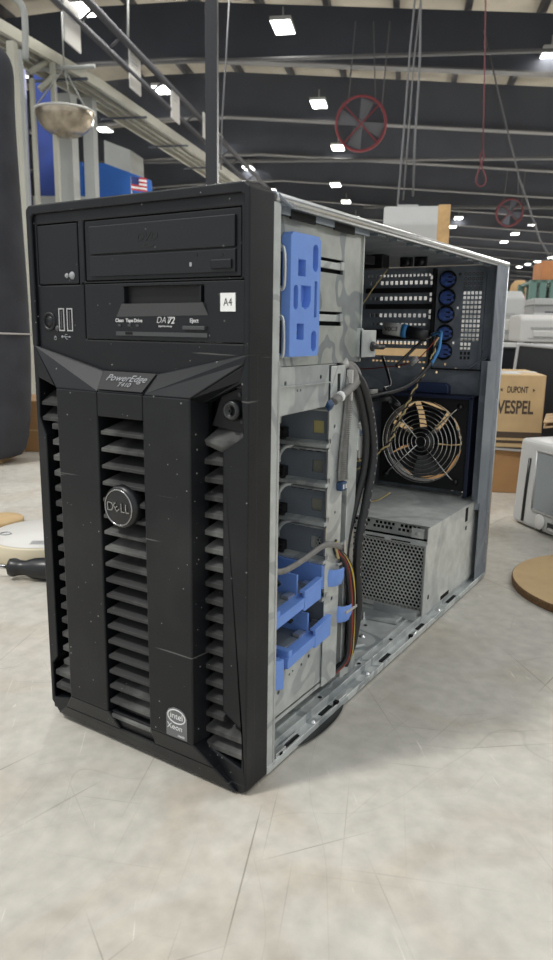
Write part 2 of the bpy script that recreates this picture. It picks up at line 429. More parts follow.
# lower front: side rims with openings for the louvres
op_r = [(.1785, .300), (.2115, .3155), (.2135, .279), (.196, .267), (.196, .065), (.2135, .055), (.2135, .0215), (.1765, .0325)]
op_l = [(.0365, .300), (.0045, .3100), (.0030, .277), (.0100, .262), (.0100, .060), (.0030, .052), (.0030, .018), (.0365, .026)]
outer = [(.008, .005), (.060, .003), (.178, .002), (.213, .0005), (.2182, .004), (.2182, .336), (.140, .319), (.078, .319), (-.001, .337), (-.001, .014)]
b.flat(outer, [op_l[::-1], op_r[::-1], rect(.084, .030, .134, .286)], .012, frontM(.012))
# raised centre panel
PF = -.013
for (x0, x1, bx0, bx1) in ((.040, .0855, .037, .0855), (.1325, .177, .1325, .180)):
    b.prism([(bx0, .006, .036), (x0, PF, .036), (x1, PF, .036), (bx1, .006, .036)], (0, 0, .268))
b.prism([(.0855, .006, .285), (.0855, PF, .285), (.1325, PF, .285), (.1325, .006, .285)], (0, 0, .019))
# lower chamfer running the full width, with an inset under the middle louvres
def wedge(pts, back):
    n = len(pts); a = [b.b.verts.new(V(p)) for p in pts]; c = [b.b.verts.new(V(p)) for p in back]
    b.face(a); b.face(c[::-1])
    for i in range(n): b.face([a[i], c[i], c[(i+1) % n], a[(i+1) % n]])
def cz(t): return PF+(.0105)*t, .036-.033*t      # y, z down the chamfer
y5, z5 = cz(.5); y1, z1 = cz(1.0)
wedge([(.040, PF, .036), (.0865, PF, .036), (.094, y5, z5), (.027, y5, z5)], [(.040, .006, .036), (.0865, .006, .036), (.094, .006, z5), (.027, .006, z5)])
wedge([(.1325, PF, .036), (.177, PF, .036), (.193, y5, z5), (.1325, y5, z5)], [(.1325, .006, .036), (.177, .006, .036), (.193, .006, z5), (.1325, .006, z5)])
wedge([(.0865, PF+.003, .036), (.1325, PF+.003, .036), (.1325, y5+.003, z5), (.094, y5+.003, z5)], [(.0865, .006, .036), (.1325, .006, .036), (.1325, .006, z5), (.094, .006, z5)])
wedge([(.027, y5, z5), (.193, y5, z5), (.211, y1, z1-.001), (.010, y1, z1+.003)], [(.027, .006, z5), (.193, .006, z5), (.211, .006, z1-.001), (.010, .006, z1+.003)])
# sloping shoulders from the seam down to the panel
A0, A1, A2, A3 = (0, 0, .337), (.078, 0, .319), (.140, 0, .319), (.218, 0, .336)
B1, B2 = (.040, PF, .304), (.177, PF, .304)
C1, C2 = (.0860, PF, .304), (.1330, PF, .304); E1, E2 = (.0815, 0, .319), (.1365, 0, .319)
wedge([A0, E1, C1, B1], [(0, .006, .337), (.0815, .006, .319), (.086, .006, .302), (.040, .006, .302)])
wedge([A0, B1, (.0365, 0, .300), (.0045, 0, .310)], [(0, .006, .337), (.040, .006, .302), (.0365, .006, .300), (.0045, .006, .310)])
wedge([E1, E2, C2, C1], [(.0815, .006, .319), (.1365, .006, .319), (.133, .006, .302), (.086, .006, .302)])
wedge([E2, A3, (.2145, -.0005, .3285), B2, C2], [(.1365, .006, .319), (.218, .006, .336), (.2145, .006, .328), (.177, .006, .302), (.133, .006, .302)])
wedge([B2, (.2145, -.0005, .3285), (.212, .0, .3165), (.1785, .0, .300)], [(.177, .006, .302), (.2145, .006, .3285), (.212, .006, .3165), (.1785, .006, .300)])
bez = mk('bezel', b, 'bezel', T, bevel=.0011)
# black slab standing in for the shadowed hollow behind the louvres
b = MB(); b.box((.003, .024, .010), (.215, .0275, .318)); mk('louver_shade', b, 'void', bez)
# louvre blades
b = MB()
def blade(x0, x1, z, yf, yb, hgt, mit=.006, th=.003):
    """blade whose top slopes down towards the front"""
    P = [(x0, yf, z), (x1, yf, z), (x1, yb, z+hgt), (x0+mit, yb, z+hgt)]
    Q = [(x0, yf, z-th), (x1, yf, z-th), (x1, yb, z+hgt-th), (x0+mit, yb, z+hgt-th)]
    a = [b.b.verts.new(V(p)) for p in P]; c = [b.b.verts.new(V(p)) for p in Q]
    b.face(a); b.face(c[::-1])
    for i in range(4): b.face([a[i], c[i], c[(i+1) % 4], a[(i+1) % 4]])
for i in range(19):
    z = .2735 - i*.01335
    blade(.0865, .1325, z, PF+.002, .010, .0075, .006, .0028)
mk('middle_louvers', b, 'slat', bez, bevel=.0003, seg=1); b = MB()
for i in range(18):
    z = .2600 - i*.01335
    x1 = .2135 if z < .056 or z > .268 else .1962
    if z < .030: blade(.190, x1, z, .001, .018, .0075, .008, .004)
    else: blade(.1785, x1, z, .001, .018, .0075, .005, .004)
mk('right_louvers', b, 'slat', bez, bevel=.0003, seg=1); b = MB()
for i in range(19):
    z = .2720 - i*.01335
    x0 = .0045 if z < .056 else .0110
    b.prism([(x0, .0015, z), (.037, .001, z), (.037, .018, z+.0075), (x0+.006, .018, z+.0075)] if z < .056 else [(.0160, .0015, z), (.037, .001, z), (.037, .018, z+.0075), (.0260, .018, z+.0075)], (0, 0, -.0045))
for z in (.290, .277): b.prism([(.004, .002, z), (.037, .002, z), (.037, .016, z+.009), (.004, .016, z+.009)], (0, 0, -.003))
mk('left_louvers', b, 'slat', bez, bevel=.0003, seg=1)
# scoop below the lock
b = MB()
top = [(.1790, .001, .2735)]+[(.1790+.0345*math.sin(t*PI/2), .001+.001*math.cos(t*PI/2), .2735+.0075*math.sin(t*PI/2)) for t in (.35, .7, 1.0)]
b.prism([(.1790, .0005, .2740), (.1960, -.0005, .2700), (.2100, .0005, .2745), (.2135, .001, .2790), (.205, .012, .2850), (.190, .018, .2860), (.184, .018, .2850)], (0, .002, -.0045))
mk('lock_scoop', b, 'slat', bez, bevel=.0008)
# lock plate and key lock
b = MB(); b.flat([(.182, .284), (.2125, .2800), (.2115, .3145), (.1900, .3050)], [], .003, frontM(.010)); mk('lock_plate', b, 'black', bez)
b = MB(); b.lathe([(0, .0065), (.0035, .0065), (.0040, .0075), (.0062, .0075), (.0072, .006), (.0072, 0)], (.2030, .0068, .2965), (0, -1, 0), 32)
b.box((.2015, -.0012, .2957), (.2045, .0, .2973)); b.box((.2022, -.0012, .2945), (.2038, .0, .2985))
mk('key_lock', b, 'rubber', bez)
b = MB(); b.use('greyplastic'); b.ring((.2030, -.0006, .2965), (0, -1, 0), .0050, .00035, 32, 5)
for (sx, sz) in ((.2062, .3075), (.2095, .3065), (.2080, .2885)):
    b.box((sx-.0009, .0062, sz-.0012), (sx+.0009, .0071, sz+.0012))
explode(mk('lock_symbols', b, 'greyplastic', bez), 'lock_symbol')
# name badge plate on the slope
nb = V((0, -math.sin(math.atan2(.015, .013)), 0))
b = MB()
e = V((0, -.013, -.013)).normalized(); nn = V((0, -1, 1)).normalized()
off = nn*.0004
b.prism([V((.082, -.0005, .3185))+off, V((.136, -.0005, .3185))+off, V((.1325, -.0125, .3055))+off, V((.0865, -.0125, .3055))+off], nn*.0004)
bd = mk('name_badge', b, 'black', bez, 'glossy black badge plate with the model name')
slopeM = Matrix.Translation(V((.1105, -.0052, .3140))+nn*.0006) @ Matrix(((1, 0, 0, 0), (0, .7071, -.7071, 0), (0, .7071, .7071, 0), (0, 0, 0, 1)))
b = MB(); b.text('PowerEdge', .0088, slopeM, .0002, .15, 1.02); b.text('T410', .0058, slopeM @ Matrix.Translation((.001, -.0062, 0)), .0002, .15, 1.1)
mk('badge_lettering', b, 'icon', bez, 'silver model name lettering')
# round emblem
b = MB(); EC = V((.1088, PF-.0005, .2165))
b.use('rubber'); b.lathe([(0, .0030), (.0130, .0030), (.0145, .0027), (.0160, .0022), (.0172, -.002), (.0172, -.010)], EC, (0, -1, 0), 48)
em = mk('round_emblem', b, 'rubber', bez)
b = MB(); b.ring(EC+V((0, -.0030, 0)), (0, -1, 0), .0140, .00075, 48, 8)
L = .0093
eM = frontM(EC.y-.0030, EC.x, EC.z) @ Matrix.Diagonal((.86, .86, 1, 1))
b.text('D', .0118, eM @ Matrix.Translation((-.0093, 0, 0)), .0010, 0, 1.05)
b.text('L', .0118, eM @ Matrix.Translation((.0057, 0, 0)), .0010, 0, 1.0); b.text('L', .0118, eM @ Matrix.Translation((.0113, 0, 0)), .0010, 0, 1.0)
# the tilted E
b.text('E', .0118, eM @ Matrix.Translation((-.0019, 0, 0)) @ Matrix.Rotation(math.radians(38), 4, 'Z'), .0010, 0, .95)
mk('emblem_ring_and_letters', b, mat('dark_chrome', (150, 150, 150), .25, 1.0), bez, 'dark chrome ring and letters of the round emblem')
# processor sticker
b = MB(); SX, SZ = .1612, .0500
b.flat([(SX-.0105, SZ-.0125), (SX+.0105, SZ-.0125), (SX+.0105, SZ+.006), (SX+.008, SZ+.0105), (SX+.003, SZ+.0128), (SX-.003, SZ+.0128), (SX-.008, SZ+.0105), (SX-.0105, SZ+.006)], [], .0004, frontM(PF))
st = mk('processor_sticker', b, 'silver', bez, 'silver and dark processor sticker')
st.data.materials[0] = mat('sticker_foil', (112, 114, 116), .35, .4)
b = MB(); sm = frontM(PF-.0004, SX, SZ)
b.flat(circ(SX, SZ+.0056, .0092, 32, .0062), [circ(SX, SZ+.0056, .0082, 32, .0052)], .0002, frontM(PF-.0004))
b.text('intel', .0072, sm @ Matrix.Translation((0, .0058, 0)), .0002, 0, 1.05)
b.text('Xeon', .0066, sm @ Matrix.Translation((-.0018, -.0038, 0)), .0002, 0, 1.05)
b.text('inside', .0030, sm @ Matrix.Translation((.0045, -.0100, 0)), .0002, .2, 1.0)
mk('sticker_print', b, 'white_print', bez)
# front panel controls on the bezel
b = MB(); b.lathe([(0, .0006), (.0042, .0006), (.0046, -.001), (.0056, -.001), (.0058, .0012), (.0072, .0012), (.0078, 0), (.0078, -.004)], (.0175, .003, .3560), (0, -1, 0), 36)
mk('power_button', b, 'drive2', bez)
b = MB(); b.lathe([(0, .001), (.002, .001), (.0024, 0), (.0024, -.002)], (.0272, .003, .3505), (0, -1, 0), 20); mk('status_light', b, 'greyplastic', bez)
for x in (.0325, .0420):
    b = MB(); b.flat(rect(x-.0033, .3485, x+.0033, .3665), [rect(x-.0023, .3495, x+.0023, .3655)], .001, frontM(.0035))
    u = mk('usb_port', b, 'greyplastic', bez); u.data.materials[0] = M['silver']
    b = MB(); b.box((x-.0024, .0028, .3496), (x+.0024, .0034, .3654)); b.use('void'); mk('port_opening', b, 'void', bez)
    b = MB(); b.box((x-.0004, .0022, .3505), (x+.0010, .0030, .3645)); mk('port_tongue', b, 'greyplastic', bez)
b = MB(); iM = frontM(.003)
b.tube([(.0325, .0028, .3440), (.0405, .0028, .3440)], .00035, 5); b.lathe([(0, .0006), (.0010, .0006), (.0010, 0)], (.0325, .003, .3440), (0, -1, 0), 14)
b.prism([(.0405, .0026, .3448), (.0405, .0026, .3432), (.0422, .0026, .3440)], (0, .0005, 0))
b.tube([(.0345, .0028, .3440), (.0362, .0028, .3458), (.0382, .0028, .3458)], .0003, 5); b.tube([(.0355, .0028, .3440), (.0370, .0028, .3422), (.0390, .0028, .3422)], .0003, 5)
b.ring((.0240, .0028, .3428), (0, -1, 0), .0013, .00025, 20, 5); b.box((.0238, .0026, .3430), (.0242, .0029, .3448))
mk('port_icons', b, 'icon', bez)

# ---- blank cover with two dots --------------------------------------
b = MB(); b.box((.0078, .0030, .3853), (.0537, .010, .4307)); bl = mk('drive_blank', b, 'drive', T, bevel=.0006)
b = MB(); b.lathe([(0, .0012), (.0014, .001), (.0020, 0)], (.0405, .003, .3915), (0, -1, 0), 18); b.lathe([(0, .0014), (.0022, .0012), (.0030, 0)], (.0465, .003, .3915), (0, -1, 0), 20)
explode(mk('blank_studs', b, 'icon', bl), 'blank_stud')

# ---- optical drive ----------------------------------------------------
b = MB(); b.box((.0615, .0038, .3872), (.2088, .020, .4310)); od = mk('optical_drive', b, 'drive', T, bevel=.0006)
b = MB(); b.box((.0675, .0018, .4062), (.2050, .0045, .4268)); mk('disc_tray_door', b, 'drive2', od, bevel=.0007)
b = MB(); b.box((.0675, .0024, .3900), (.2050, .0045, .4050)); mk('drive_lower_face', b, 'drive2', od, bevel=.0005)
b = MB(); b.box((.1850, .0008, .3922), (.2025, .0030, .3985)); mk('eject_button', b, 'drive', od, bevel=.0008)
b = MB(); b.box((.1660, .0019, .3945), (.1680, .0030, .3972)); mk('drive_light', b, 'icon', od)
b = MB(); b.box((.1715, .0020, .4015), (.1728, .0028, .4028)); b.flat([(.193, .4005), (.1955, .4005), (.19425, .4022)], [], .0003, frontM(.0024)); explode(mk('eject_marks', b, 'black', od), 'eject_mark')
b = MB(); b.text('DVD', .0078, frontM(.0019, .136-.000, .4175), .0003, .25, 1.25, off=.0002)
b.flat(circ(.136, .4118, .0075, 32, .0016), [circ(.136, .4118, .0018, 16, .0006)], .0003, frontM(.0019))
q = mk('disc_emblem', b, 'black', od)
# the emblem in the photograph sits left of centre
q.location = (-.0095, 0, -.0012)

# ---- tape drive ---------------------------------------------------------
b = MB(); b.plate((0, .0030, 0), (1, 0, 0), (0, 0, 1), [.0600, .1010, .1780, .2130], [.3430, .3698, .3822, .3845], lambda i, j: i == 1 and j == 1, (0, .012, 0)); td = mk('tape_drive', b, 'drive', T, bevel=.0005)
b = MB(); b.box((.1008, .0075, .3696), (.1782, .0085, .3824)); mk('tape_door', b, 'black', td)
b = MB(); b.box((.1010, .0030, .3815), (.1018, .010, .3705)); b.box((.1740, .0030, .3705), (.1752, .008, .3815)); explode(mk('door_edges', b, 'drive2', td), 'door_edge')
b = MB()
b.prism([(.0935, .0028, .3600), (.1815, .0028, .3615), (.1780, .0010, .3700), (.1010, .0010, .3695)], (0, .003, 0)); mk('sloping_lip', b, 'greyplastic', td)
b = MB(); b.box((.0935, .0018, .3462), (.1815, .004, .3492)); b.use('void'); b.box((.1035, .0014, .3470), (.1105, .003, .3489))
q = mk('slot_bar', b, 'greyplastic', td); q.data.materials.clear(); q.data.materials.append(M['greyplastic']); q.data.materials.append(M['void'])
for f in q.data.polygons: f.material_index = 1 if f.center.y < .0014+.0031 and f.center.x < .1107 and f.center.x > .1034 and f.index >= 6 else 0
b = MB(); b.box((.1600, .0006, .3513), (.1800, .004, .3540)); mk('eject_key', b, 'greyplastic', td, bevel=.0004)
b = MB()
for t_, x in (('Clean', .0965), ('Tape', .1067), ('Drive', .1155)): b.text(t_, .0037, frontM(.003, x, .3573), .0002, 0, 1.0, off=.00005)
b.text('Eject', .0040, frontM(.003, .1690, .3576), .0002, 0, 1.0, off=.00005)
b.text('72', .0068, frontM(.003, .1475, .3575), .0002, .3, .95, off=.0001)
b.text('DAT', .0066, frontM(.003, .1400, .3577), .0002, .3, 1.0, off=-.00012)
b.text('Digital Data Storage', .0017, frontM(.003, .1420, .3535), .0002, .2, .95)
mk('drive_lettering', b, 'white_print', td)
b = MB()
for x in (.0965, .1067, .1150): b.box((x-.0015, .0024, .3530), (x+.0015, .0032, .3546))
explode(mk('indicator_windows', b, 'greyplastic', td), 'indicator_window')

b = MB(); b.box((.1925, .0024, .3640), (.2052, .0030, .3763)); sk = mk('paper_label', b, 'white', T, 'small white square label printed A4')
b = MB(); b.text('A4', .0075, frontM(.0024, .1989, .3700), .0001, 0, .85); mk('label_print', b, 'ink', sk)

# ---- chassis shell -------------------------------------------------------
b = MB()
b.box((.0, .030, .006), (.0012, DP, .443))                       # far side skin
b.box((.0, .030, .4425), (.214, DP, .4445))                      # roof
b.box((.0, DP-.0012, .0), (.006, DP, .443))
ch = mk('chassis_shell', b, 'dark_steel', T)
# rolled bright edge along the open side, top
b = MB()
b.tube([(.2150, .034, .4418), (.2150, .30, .4418), (.2150, DP, .4418)], .0032, 12)
b.box((.2135, .036, .4370), (.2160, DP-.002, .4392))
b.use('edge')
u_r = MB(); u_r.box((.196, .034, .4385), (.2145, DP, .4405)); u_r.box((.2100, .036, .4325), (.2112, .193, .4400))
for i in range(9):
    y = .215+i*.042; u_r.box((.2010, y, .4360), (.2090, y+.018, .4386))
mk('top_rail_underside', u_r, 'slate', ch, bevel=.0005)
mk('top_rail', b, 'edge', ch, 'bright rolled steel edge along the open top', bevel=.0005)
b = MB()
for (y0, y1) in ((.062, .098), (.129, .164)): b.box((.2098, y0, .4310), (.2116, y1, .4370))
explode(mk('rail_slots', b, 'void', ch), 'rail_slot')
# small latch fitting at the front top corner
b = MB(); b.tube(smooth_path([(.200, .0310, .4450), (.2150, .0345, .4440), (.2180, .0400, .4400), (.2175, .052, .4370)]), .0014, 8); b.box((.2105, .040, .4365), (.2175, .056, .4400)); mk('corner_clip', b, 'dark_steel', ch)
# front upright of the open side
b = MB()
b.box((.2120, .030, .004), (.2172, .0400, .438)); b.box((.2050, .0400, .3230), (.2068, .0560, .438))
ups = mk('front_upright', b, 'zinc', ch, bevel=.0006)
b = MB(); b.box((.2160, .0385, .006), (.2182, .0405, .330)); mk('upright_edge', b, 'edge', ch)
b = MB()
for z in (.4180, .3650): b.lathe([(0, .0016), (.0016, .0018), (.0038, .0010), (.0042, 0)], (.2068, .0480, z), (1, 0, 0), 20)
explode(mk('upright_rivets', b, 'steel_wire', ch), 'upright_rivet')
b = MB()
for z in (.3960, .3470): b.tube(smooth_path([(.2068, .0530, z+.016), (.2125, .0520, z+.012), (.2130, .0520, z-.012), (.2068, .0530, z-.016)]), .0011, 8)
explode(mk('spring_clips', b, 'edge', ch), 'spring_clip')
b = MB()
for z in (.3960, .3470): b.box((.2065, .0545, z-.012), (.2072, .0590, z+.012))
explode(mk('clip_openings', b, 'void', ch), 'clip_opening')

# floor pan
b = MB()
b.box((.001, .030, .0080), (.205, DP, .0095)); b.box((.2050, .030, .0030), (.2062, DP, .0125))
b.box((.2050, .030, .0030), (.2170, DP, .0042)); b.box((.2165, .030, .0018), (.2180, DP-.006, .0085))
b.box((.194, .036, .0095), (.1965, .385, .0125)); b.box((.150, .16, .0095), (.1515, .385, .0110))
fl = mk('floor_pan', b, 'zinc_floor', ch, bevel=.0004)
b = MB()
for (y0, y1) in ((.062, .090), (.130, .150), (.262, .285), (.365, .385), (.47, .50)):
    b.box((.2085, y0, .0043), (.2125, y1, .0052))
for (y, x) in ((.055, .201), (.150, .199), (.175, .187), (.182, .181), (.19, .189), (.21, .175), (.235, .198), (.33, .16), (.31, .201), (.43, .200), (.50, .201)):
    b.lathe([(0, .0004), (.0022, .0004)], (x, y, .0097), (0, 0, 1), 14)
for y in (.05, .150, .332): b.box((.2135, y, .0043), (.2178, y+.004, .0105))
b.box((.186, .155, .0096), (.1885, .170, .0103)); b.box((.12, .27, .0096), (.135, .29, .0102))
explode(mk('floor_slots', b, 'void', fl), 'floor_slot')
b = MB()
b.box((.2075, .058, .0050), (.2100, .094, .0065)); b.box((.2130, .045, .0045), (.2172, .060, .0120)); b.box((.2130, .150, .0045), (.2172, .172, .0100)); b.box((.2130, .336, .0045), (.2172, .348, .0095))
for (x, y) in ((.2095, .117), (.2095, .230), (.2095, .44), (.17, .30), (.14, .33)): b.lathe([(0, .0022), (.0025, .0020), (.0040, .0004), (.0046, 0)], (x, y, .0043 if x > .2 else .0095), (0, 0, 1), 20)
b.lathe([(0, .010), (.0015, .010), (.0015, .0030), (.0035, .0030), (.0035, 0)], (.150, .345, .0095), (0, 0, 1), 16)
explode(mk('floor_tabs', b, 'edge', fl, bevel=.0003), 'floor_tab')
b = MB(); b.prism([(.140, .250, .0095), (.178, .262, .0095), (.186, .276, .0095), (.150, .290, .0095)], (0, 0, .004)); b.prism([(.10, .34, .0095), (.19, .352, .0095), (.19, .372, .0095), (.10, .372, .0095)], (0, 0, .005)); b.box((.197, .205, .0095), (.1985, .224, .034)); explode(mk('floor_embossing', b, 'zinc', fl, bevel=.0015), 'floor_emboss')
# feet
for (x, y) in ((.203, .120), (.02, .125), (.192, .50), (.02, .50)):
    b = MB(); pr = [V((x+.026*math.copysign(abs(math.cos(a))**.7, math.cos(a))*.75, y+.045*math.sin(a), 0)) for a in [2*PI*i/28 for i in range(28)]]
    lo = [b.b.verts.new(p+V((0, 0, .0))) for p in pr]; hi = [b.b.verts.new(p+(p-V((x, y, 0)))*.15+V((0, 0, .0030))) for p in pr]
    b.face(lo[::-1]); b.face(hi)
    for i in range(28): b.face([lo[i], lo[(i+1) % 28], hi[(i+1) % 28], hi[i]], True)
    mk('rubber_foot', b, 'rubber', T)

# ---- inner back sheet (mainboard side) ----------------------------------
b = MB(); b.box((.0035, .20, .020), (.0050, .590, .430)); mb_ = mk('mainboard', b, 'board', T)
b = MB()
for (y0, z0, y1, z1, h) in ((.24, .15, .30, .21, .035), (.34, .15, .40, .21, .035), (.42, .30, .55, .306, .012), (.42, .33, .55, .336, .012), (.42, .36, .55, .366, .012), (.25, .24, .40, .246, .03), (.25, .255, .40, .261, .03), (.25, .27, .40, .276, .03)):
    b.box((.005, y0, z0), (.005+h, y1, z1))
for i in range(16):
    y = .22+random.random()*.33; z = .26+random.random()*.16; b.cyl((.005, y, z), (.016, y, z), .004, 10)
explode(mk('board_components', b, 'black', mb_), 'board_component')
b = MB()
for z in (.335, .345): b.box((.036, .25, z-.08), (.0375, .38, z-.074))
explode(mk('heatsink_fins', b, 'silver', mb_), 'heatsink_fin')

# ---- upper drive cage ------------------------------------------------------
b = MB(); cg = sideM(.2050)
holes = [rect(.108, .398, .155, .4095), rect(.106, .356, .155, .3675)]
b.flat(rect(.0560, .3250, .1930, .4330), [h[::-1] for h in holes], .0012, cg)
b.box((.050, .0560, .3250), (.2050, .1930, .3262)); b.box((.050, .0560, .4310), (.2050, .1930, .4325)); b.box((.050, .0560, .3250), (.0512, .1930, .4325))
b.box((.2050, .1905, .3250), (.2072, .1930, .4400)); b.box((.2050, .1915, .3262), (.190, .1930, .4325))
dc = mk('upper_drive_cage', b, 'camo', T, 'grey sheet steel drive cage with curling dark marks')
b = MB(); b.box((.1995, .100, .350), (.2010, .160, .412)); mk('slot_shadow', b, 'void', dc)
b = MB()
for (z0, z1) in ((.4015, .4070), (.3595, .3650)): b.box((.2030, .108, z0), (.2064, .150, z1)); b.box((.2030, .1495, z0), (.2080, .1545, z1+.001))
explode(mk('spring_fingers', b, 'zinc', dc, bevel=.0006), 'spring_finger')
# blue latch carrier
b = MB(); cm = sideM(.2065)
out = [(.0590, .3325), (.0990, .3325), (.1020, .3355), (.1020, .4190), (.0990, .4220), (.0615, .4220), (.0580, .4190), (.0580, .3345)]
h1 = rect(.0685, .3915, .0795, .4035); h2 = slot(.0940, .4060, .0080, .0200); h3 = slot(.0940, .3440, .0080, .0160)
h4 = slot(.0660, .3760, .0064, .0180); h6 = rect(.0680, .3450, .0785, .3570); h7 = rect(.0935, .3620, .0975, .3890)
h5 = [(.0730, .3850), (.0730, .3740), (.0750, .3695), (.0800, .3675), (.0855, .3695), (.0880, .3740), (.0880, .3850)][::-1]
b.flat(out, [h[::-1] for h in (h1, h2, h3, h4, h5, h6, h7)], .0080, cm)
bc = mk('blue_latch_slider', b, 'blue', T, 'blue plastic drive latch slider with moulded pockets', bevel=.0007)
b = MB(); b.box((.2066, .0605, .3335), (.2078, .1030, .4190)); mk('slider_back', b, 'blue', bc)
b = MB(); b.box((.2078, .0683, .3913), (.2085, .0735, .4037)); b.box((.2078, .0678, .3448), (.2085, .0728, .3572)); b.box((.2078, .0930, .3618), (.2085, .0980, .3892)); explode(mk('slider_slots', b, 'slate', bc), 'slider_slot')
b = MB(); b.box((.2085, .0935, .3640), (.2120, .0960, .3830))
for (y, z) in ((.0925, .3955), (.0925, .3375), (.0665, .3725), (.0735, .3500), (.0735, .3935)): b.lathe([(0, .003), (.0016, .0025), (.0016, 0)], (.2085, y, z), (1, 0, 0), 12)
explode(mk('slider_pins', b, 'steel_wire', bc), 'slider_pin')
# white grey bracket at the rear of the cage
b = MB(); b.box((.1960, .1850, .3290), (.2120, .1870, .3545)); b.box((.2090, .1850, .3290), (.2130, .2120, .3530)); b.box((.1960, .2105, .3290), (.2130, .2120, .3530)); br = mk('corner_bracket', b, 'zinc', T, 'light grey steel bracket at the cage corner', bevel=.0012)
b = MB(); b.cyl((.2135, .200, .3385), (.2110, .232, .3375), .0024, 12); b.lathe([(0, .0024), (.0024, 0)], (.2110, .232, .3375), (-.08, .99, 0), 12); b.lathe([(0, .002), (.0045, .0015), (.0045, 0)], (.2130, .2035, .3385), (1, 0, 0), 14); mk('bracket_pin', b, 'rubber', br)

# ---- hard drive cage ---------------------------------------------------------
b = MB()
b.flat([(.0500, .2880), (.1350, .2900), (.1350, .3245), (.0500, .3245)], [circ(.066, .3120, .0018, 14)[::-1], circ(.121, .3145, .0018, 14)[::-1], rect(.0830, .3045, .0850, .3065)[::-1], rect(.0875, .3045, .0895, .3065)[::-1]], .0012, sideM(.2055))
b.box((.2050, .0500, .3090), (.2085, .1350, .3100))
b.prism([(.2055, .050, .2880), (.2055, .135, .2900), (.1750, .135, .2900), (.1750, .050, .2880)], (0, 0, -.001))
b.box((.060, .050, .3235), (.2055, .150, .3245))
# lower side sheet
b.flat([(.0500, .0350), (.1620, .0350), (.1620, .1150), (.1500, .0900), (.0500, .0680)], [circ(.063, .0560, .002, 14)[::-1], circ(.113, .0690, .002, 14)[::-1], circ(.100, .0660, .0015, 14)[::-1], rect(.079, .0640, .0815, .0660)[::-1], rect(.084, .0650, .0865, .0670)[::-1]], .0012, sideM(.2055))
b.box((.060, .050, .0340), (.2068, .162, .0352)); b.box((.060, .050, .0095), (.0612, .162, .3240))
b.box((.2055, .050, .0300), (.2068, .162, .0352)); b.box((.1800, .052, .0095), (.1812, .160, .0345))
hc = mk('hard_drive_cage', b, 'zinc', T)
# back wall of the cage, punched
b = MB()
xs = [.062]; zs = [.036]
hl = []
for k in range(5):
    zc = .2700-.0348*k
    if zc > .12: hl.append((.1900, zc-.0055, .2005, zc+.0055))
    for j in range(9):
        if k < 4: hl.append((.1250+j*.0085, zc-.0225, .1310+j*.0085, zc-.0160))
for h in hl: xs += [h[0], h[2]]; zs += [h[1], h[3]]
xs = sorted(set(round(x, 5) for x in xs+[.2085])); zs = sorted(set(round(z, 5) for z in zs+[.322]))
def inh(i, j):
    cx = (xs[i]+xs[i+1])/2; cz = (zs[j]+zs[j+1])/2
    return any(h[0] < cx < h[2] and h[1] < cz < h[3] for h in hl)
b.plate((0, .1400, 0), (1, 0, 0), (0, 0, 1), xs, zs, inh, (0, .0012, 0))
cw = mk('cage_back_wall', b, 'slate', hc)
b = MB()
for k in range(5):
    z = .2585-.0348*k
    b.prism([(.150, .1400, z), (.2085, .1400, z), (.2085, .1320, z-.0022), (.150, .1320, z-.0022)], (0, 0, -.0035))
    if k < 4:
        zt = .2880-.0348*k
        b.tube(smooth_path([(.1590, .1330, zt-.017), (.1600, .1325, zt-.010), (.1650, .1340, zt-.003), (.1720, .1380, zt-.001)]), .0022, 8)
        b.prism([(.168, .1400, zt-.0005), (.2085, .1400, zt-.0005), (.2085, .1345, zt-.002), (.172, .1345, zt-.002)], (0, 0, -.0016))
explode(mk('drive_shelf_lips', b, 'zinc', hc, bevel=.0006), 'shelf_lip')
b = MB()
for k in range(4):
    z = .2665-.0348*k; b.box((.1480, .1310, z-.008), (.1655, .1395, z+.001)); b.tube([(.150, .1300, z-.001), (.167, .1320, z-.0025)], .0016, 8); b.tube([(.150, .1300, z-.008), (.167, .1320, z-.0075)], .0016, 8)
explode(mk('drive_connectors', b, 'black', hc, bevel=.0008), 'drive_connector')
b = MB(); b.box((.187, .1435, .2630), (.204, .1440, .2780)); explode(mk('yellow_tag', b, 'gold', hc), 'yellow_tag')
b = MB(); b.box((.187, .1465, .1890), (.206, .1470, .2110)); b.box((.186, .1480, .2265), (.204, .1485, .2445)); mk('buff_tag', b, 'conv', hc)
# white edged guide strip
b = MB()
for k in range(5): b.box((.2070, .1335, .2750-.0348*k-.014), (.2088, .1360, .2750-.0348*k+.012)); b.box((.2070, .1360, .2750-.0348*k-.018), (.2100, .1385, .2750-.0348*k-.014))
explode(mk('guide_strip', b, 'edge', hc), 'guide_clip')
# uprights behind the cage
b = MB()
b.flat([(.1345, .0300), (.1620, .0300), (.1600, .3230), (.1360, .3230)], [circ(.1445, .2710, .0018, 14)[::-1], circ(.150, .1930, .0015, 14)[::-1], circ(.149, .1120, .002, 14)[::-1], circ(.150, .2300, .0012, 14)[::-1], rect(.147, .296, .153, .316)[::-1]], .0014, sideM(.2075))
b.box((.1900, .1605, .0300), (.2089, .1620, .3230))
up = mk('cable_channel', b, 'zinc', T, 'light grey steel channel behind the drive bays', bevel=.0008)
b = MB(); b.flat([(.1760, .0200), (.1930, .0200), (.1960, .3080), (.1780, .3080)], [], .0014, sideM(.2050))
b.box((.1850, .1780, .0200), (.2050, .1795, .3080)); b.box((.1990, .1935, .2380), (.2040, .2130, .2680))
b.box((.2000, .193, .2430), (.2075, .197, .2640)); mk('rear_channel', b, 'zinc', up, bevel=.001)
b = MB(); b.box((.1980, .1980, .2350), (.2070, .2230, .2560)); mk('channel_catch', b, 'beige2', up, bevel=.001)
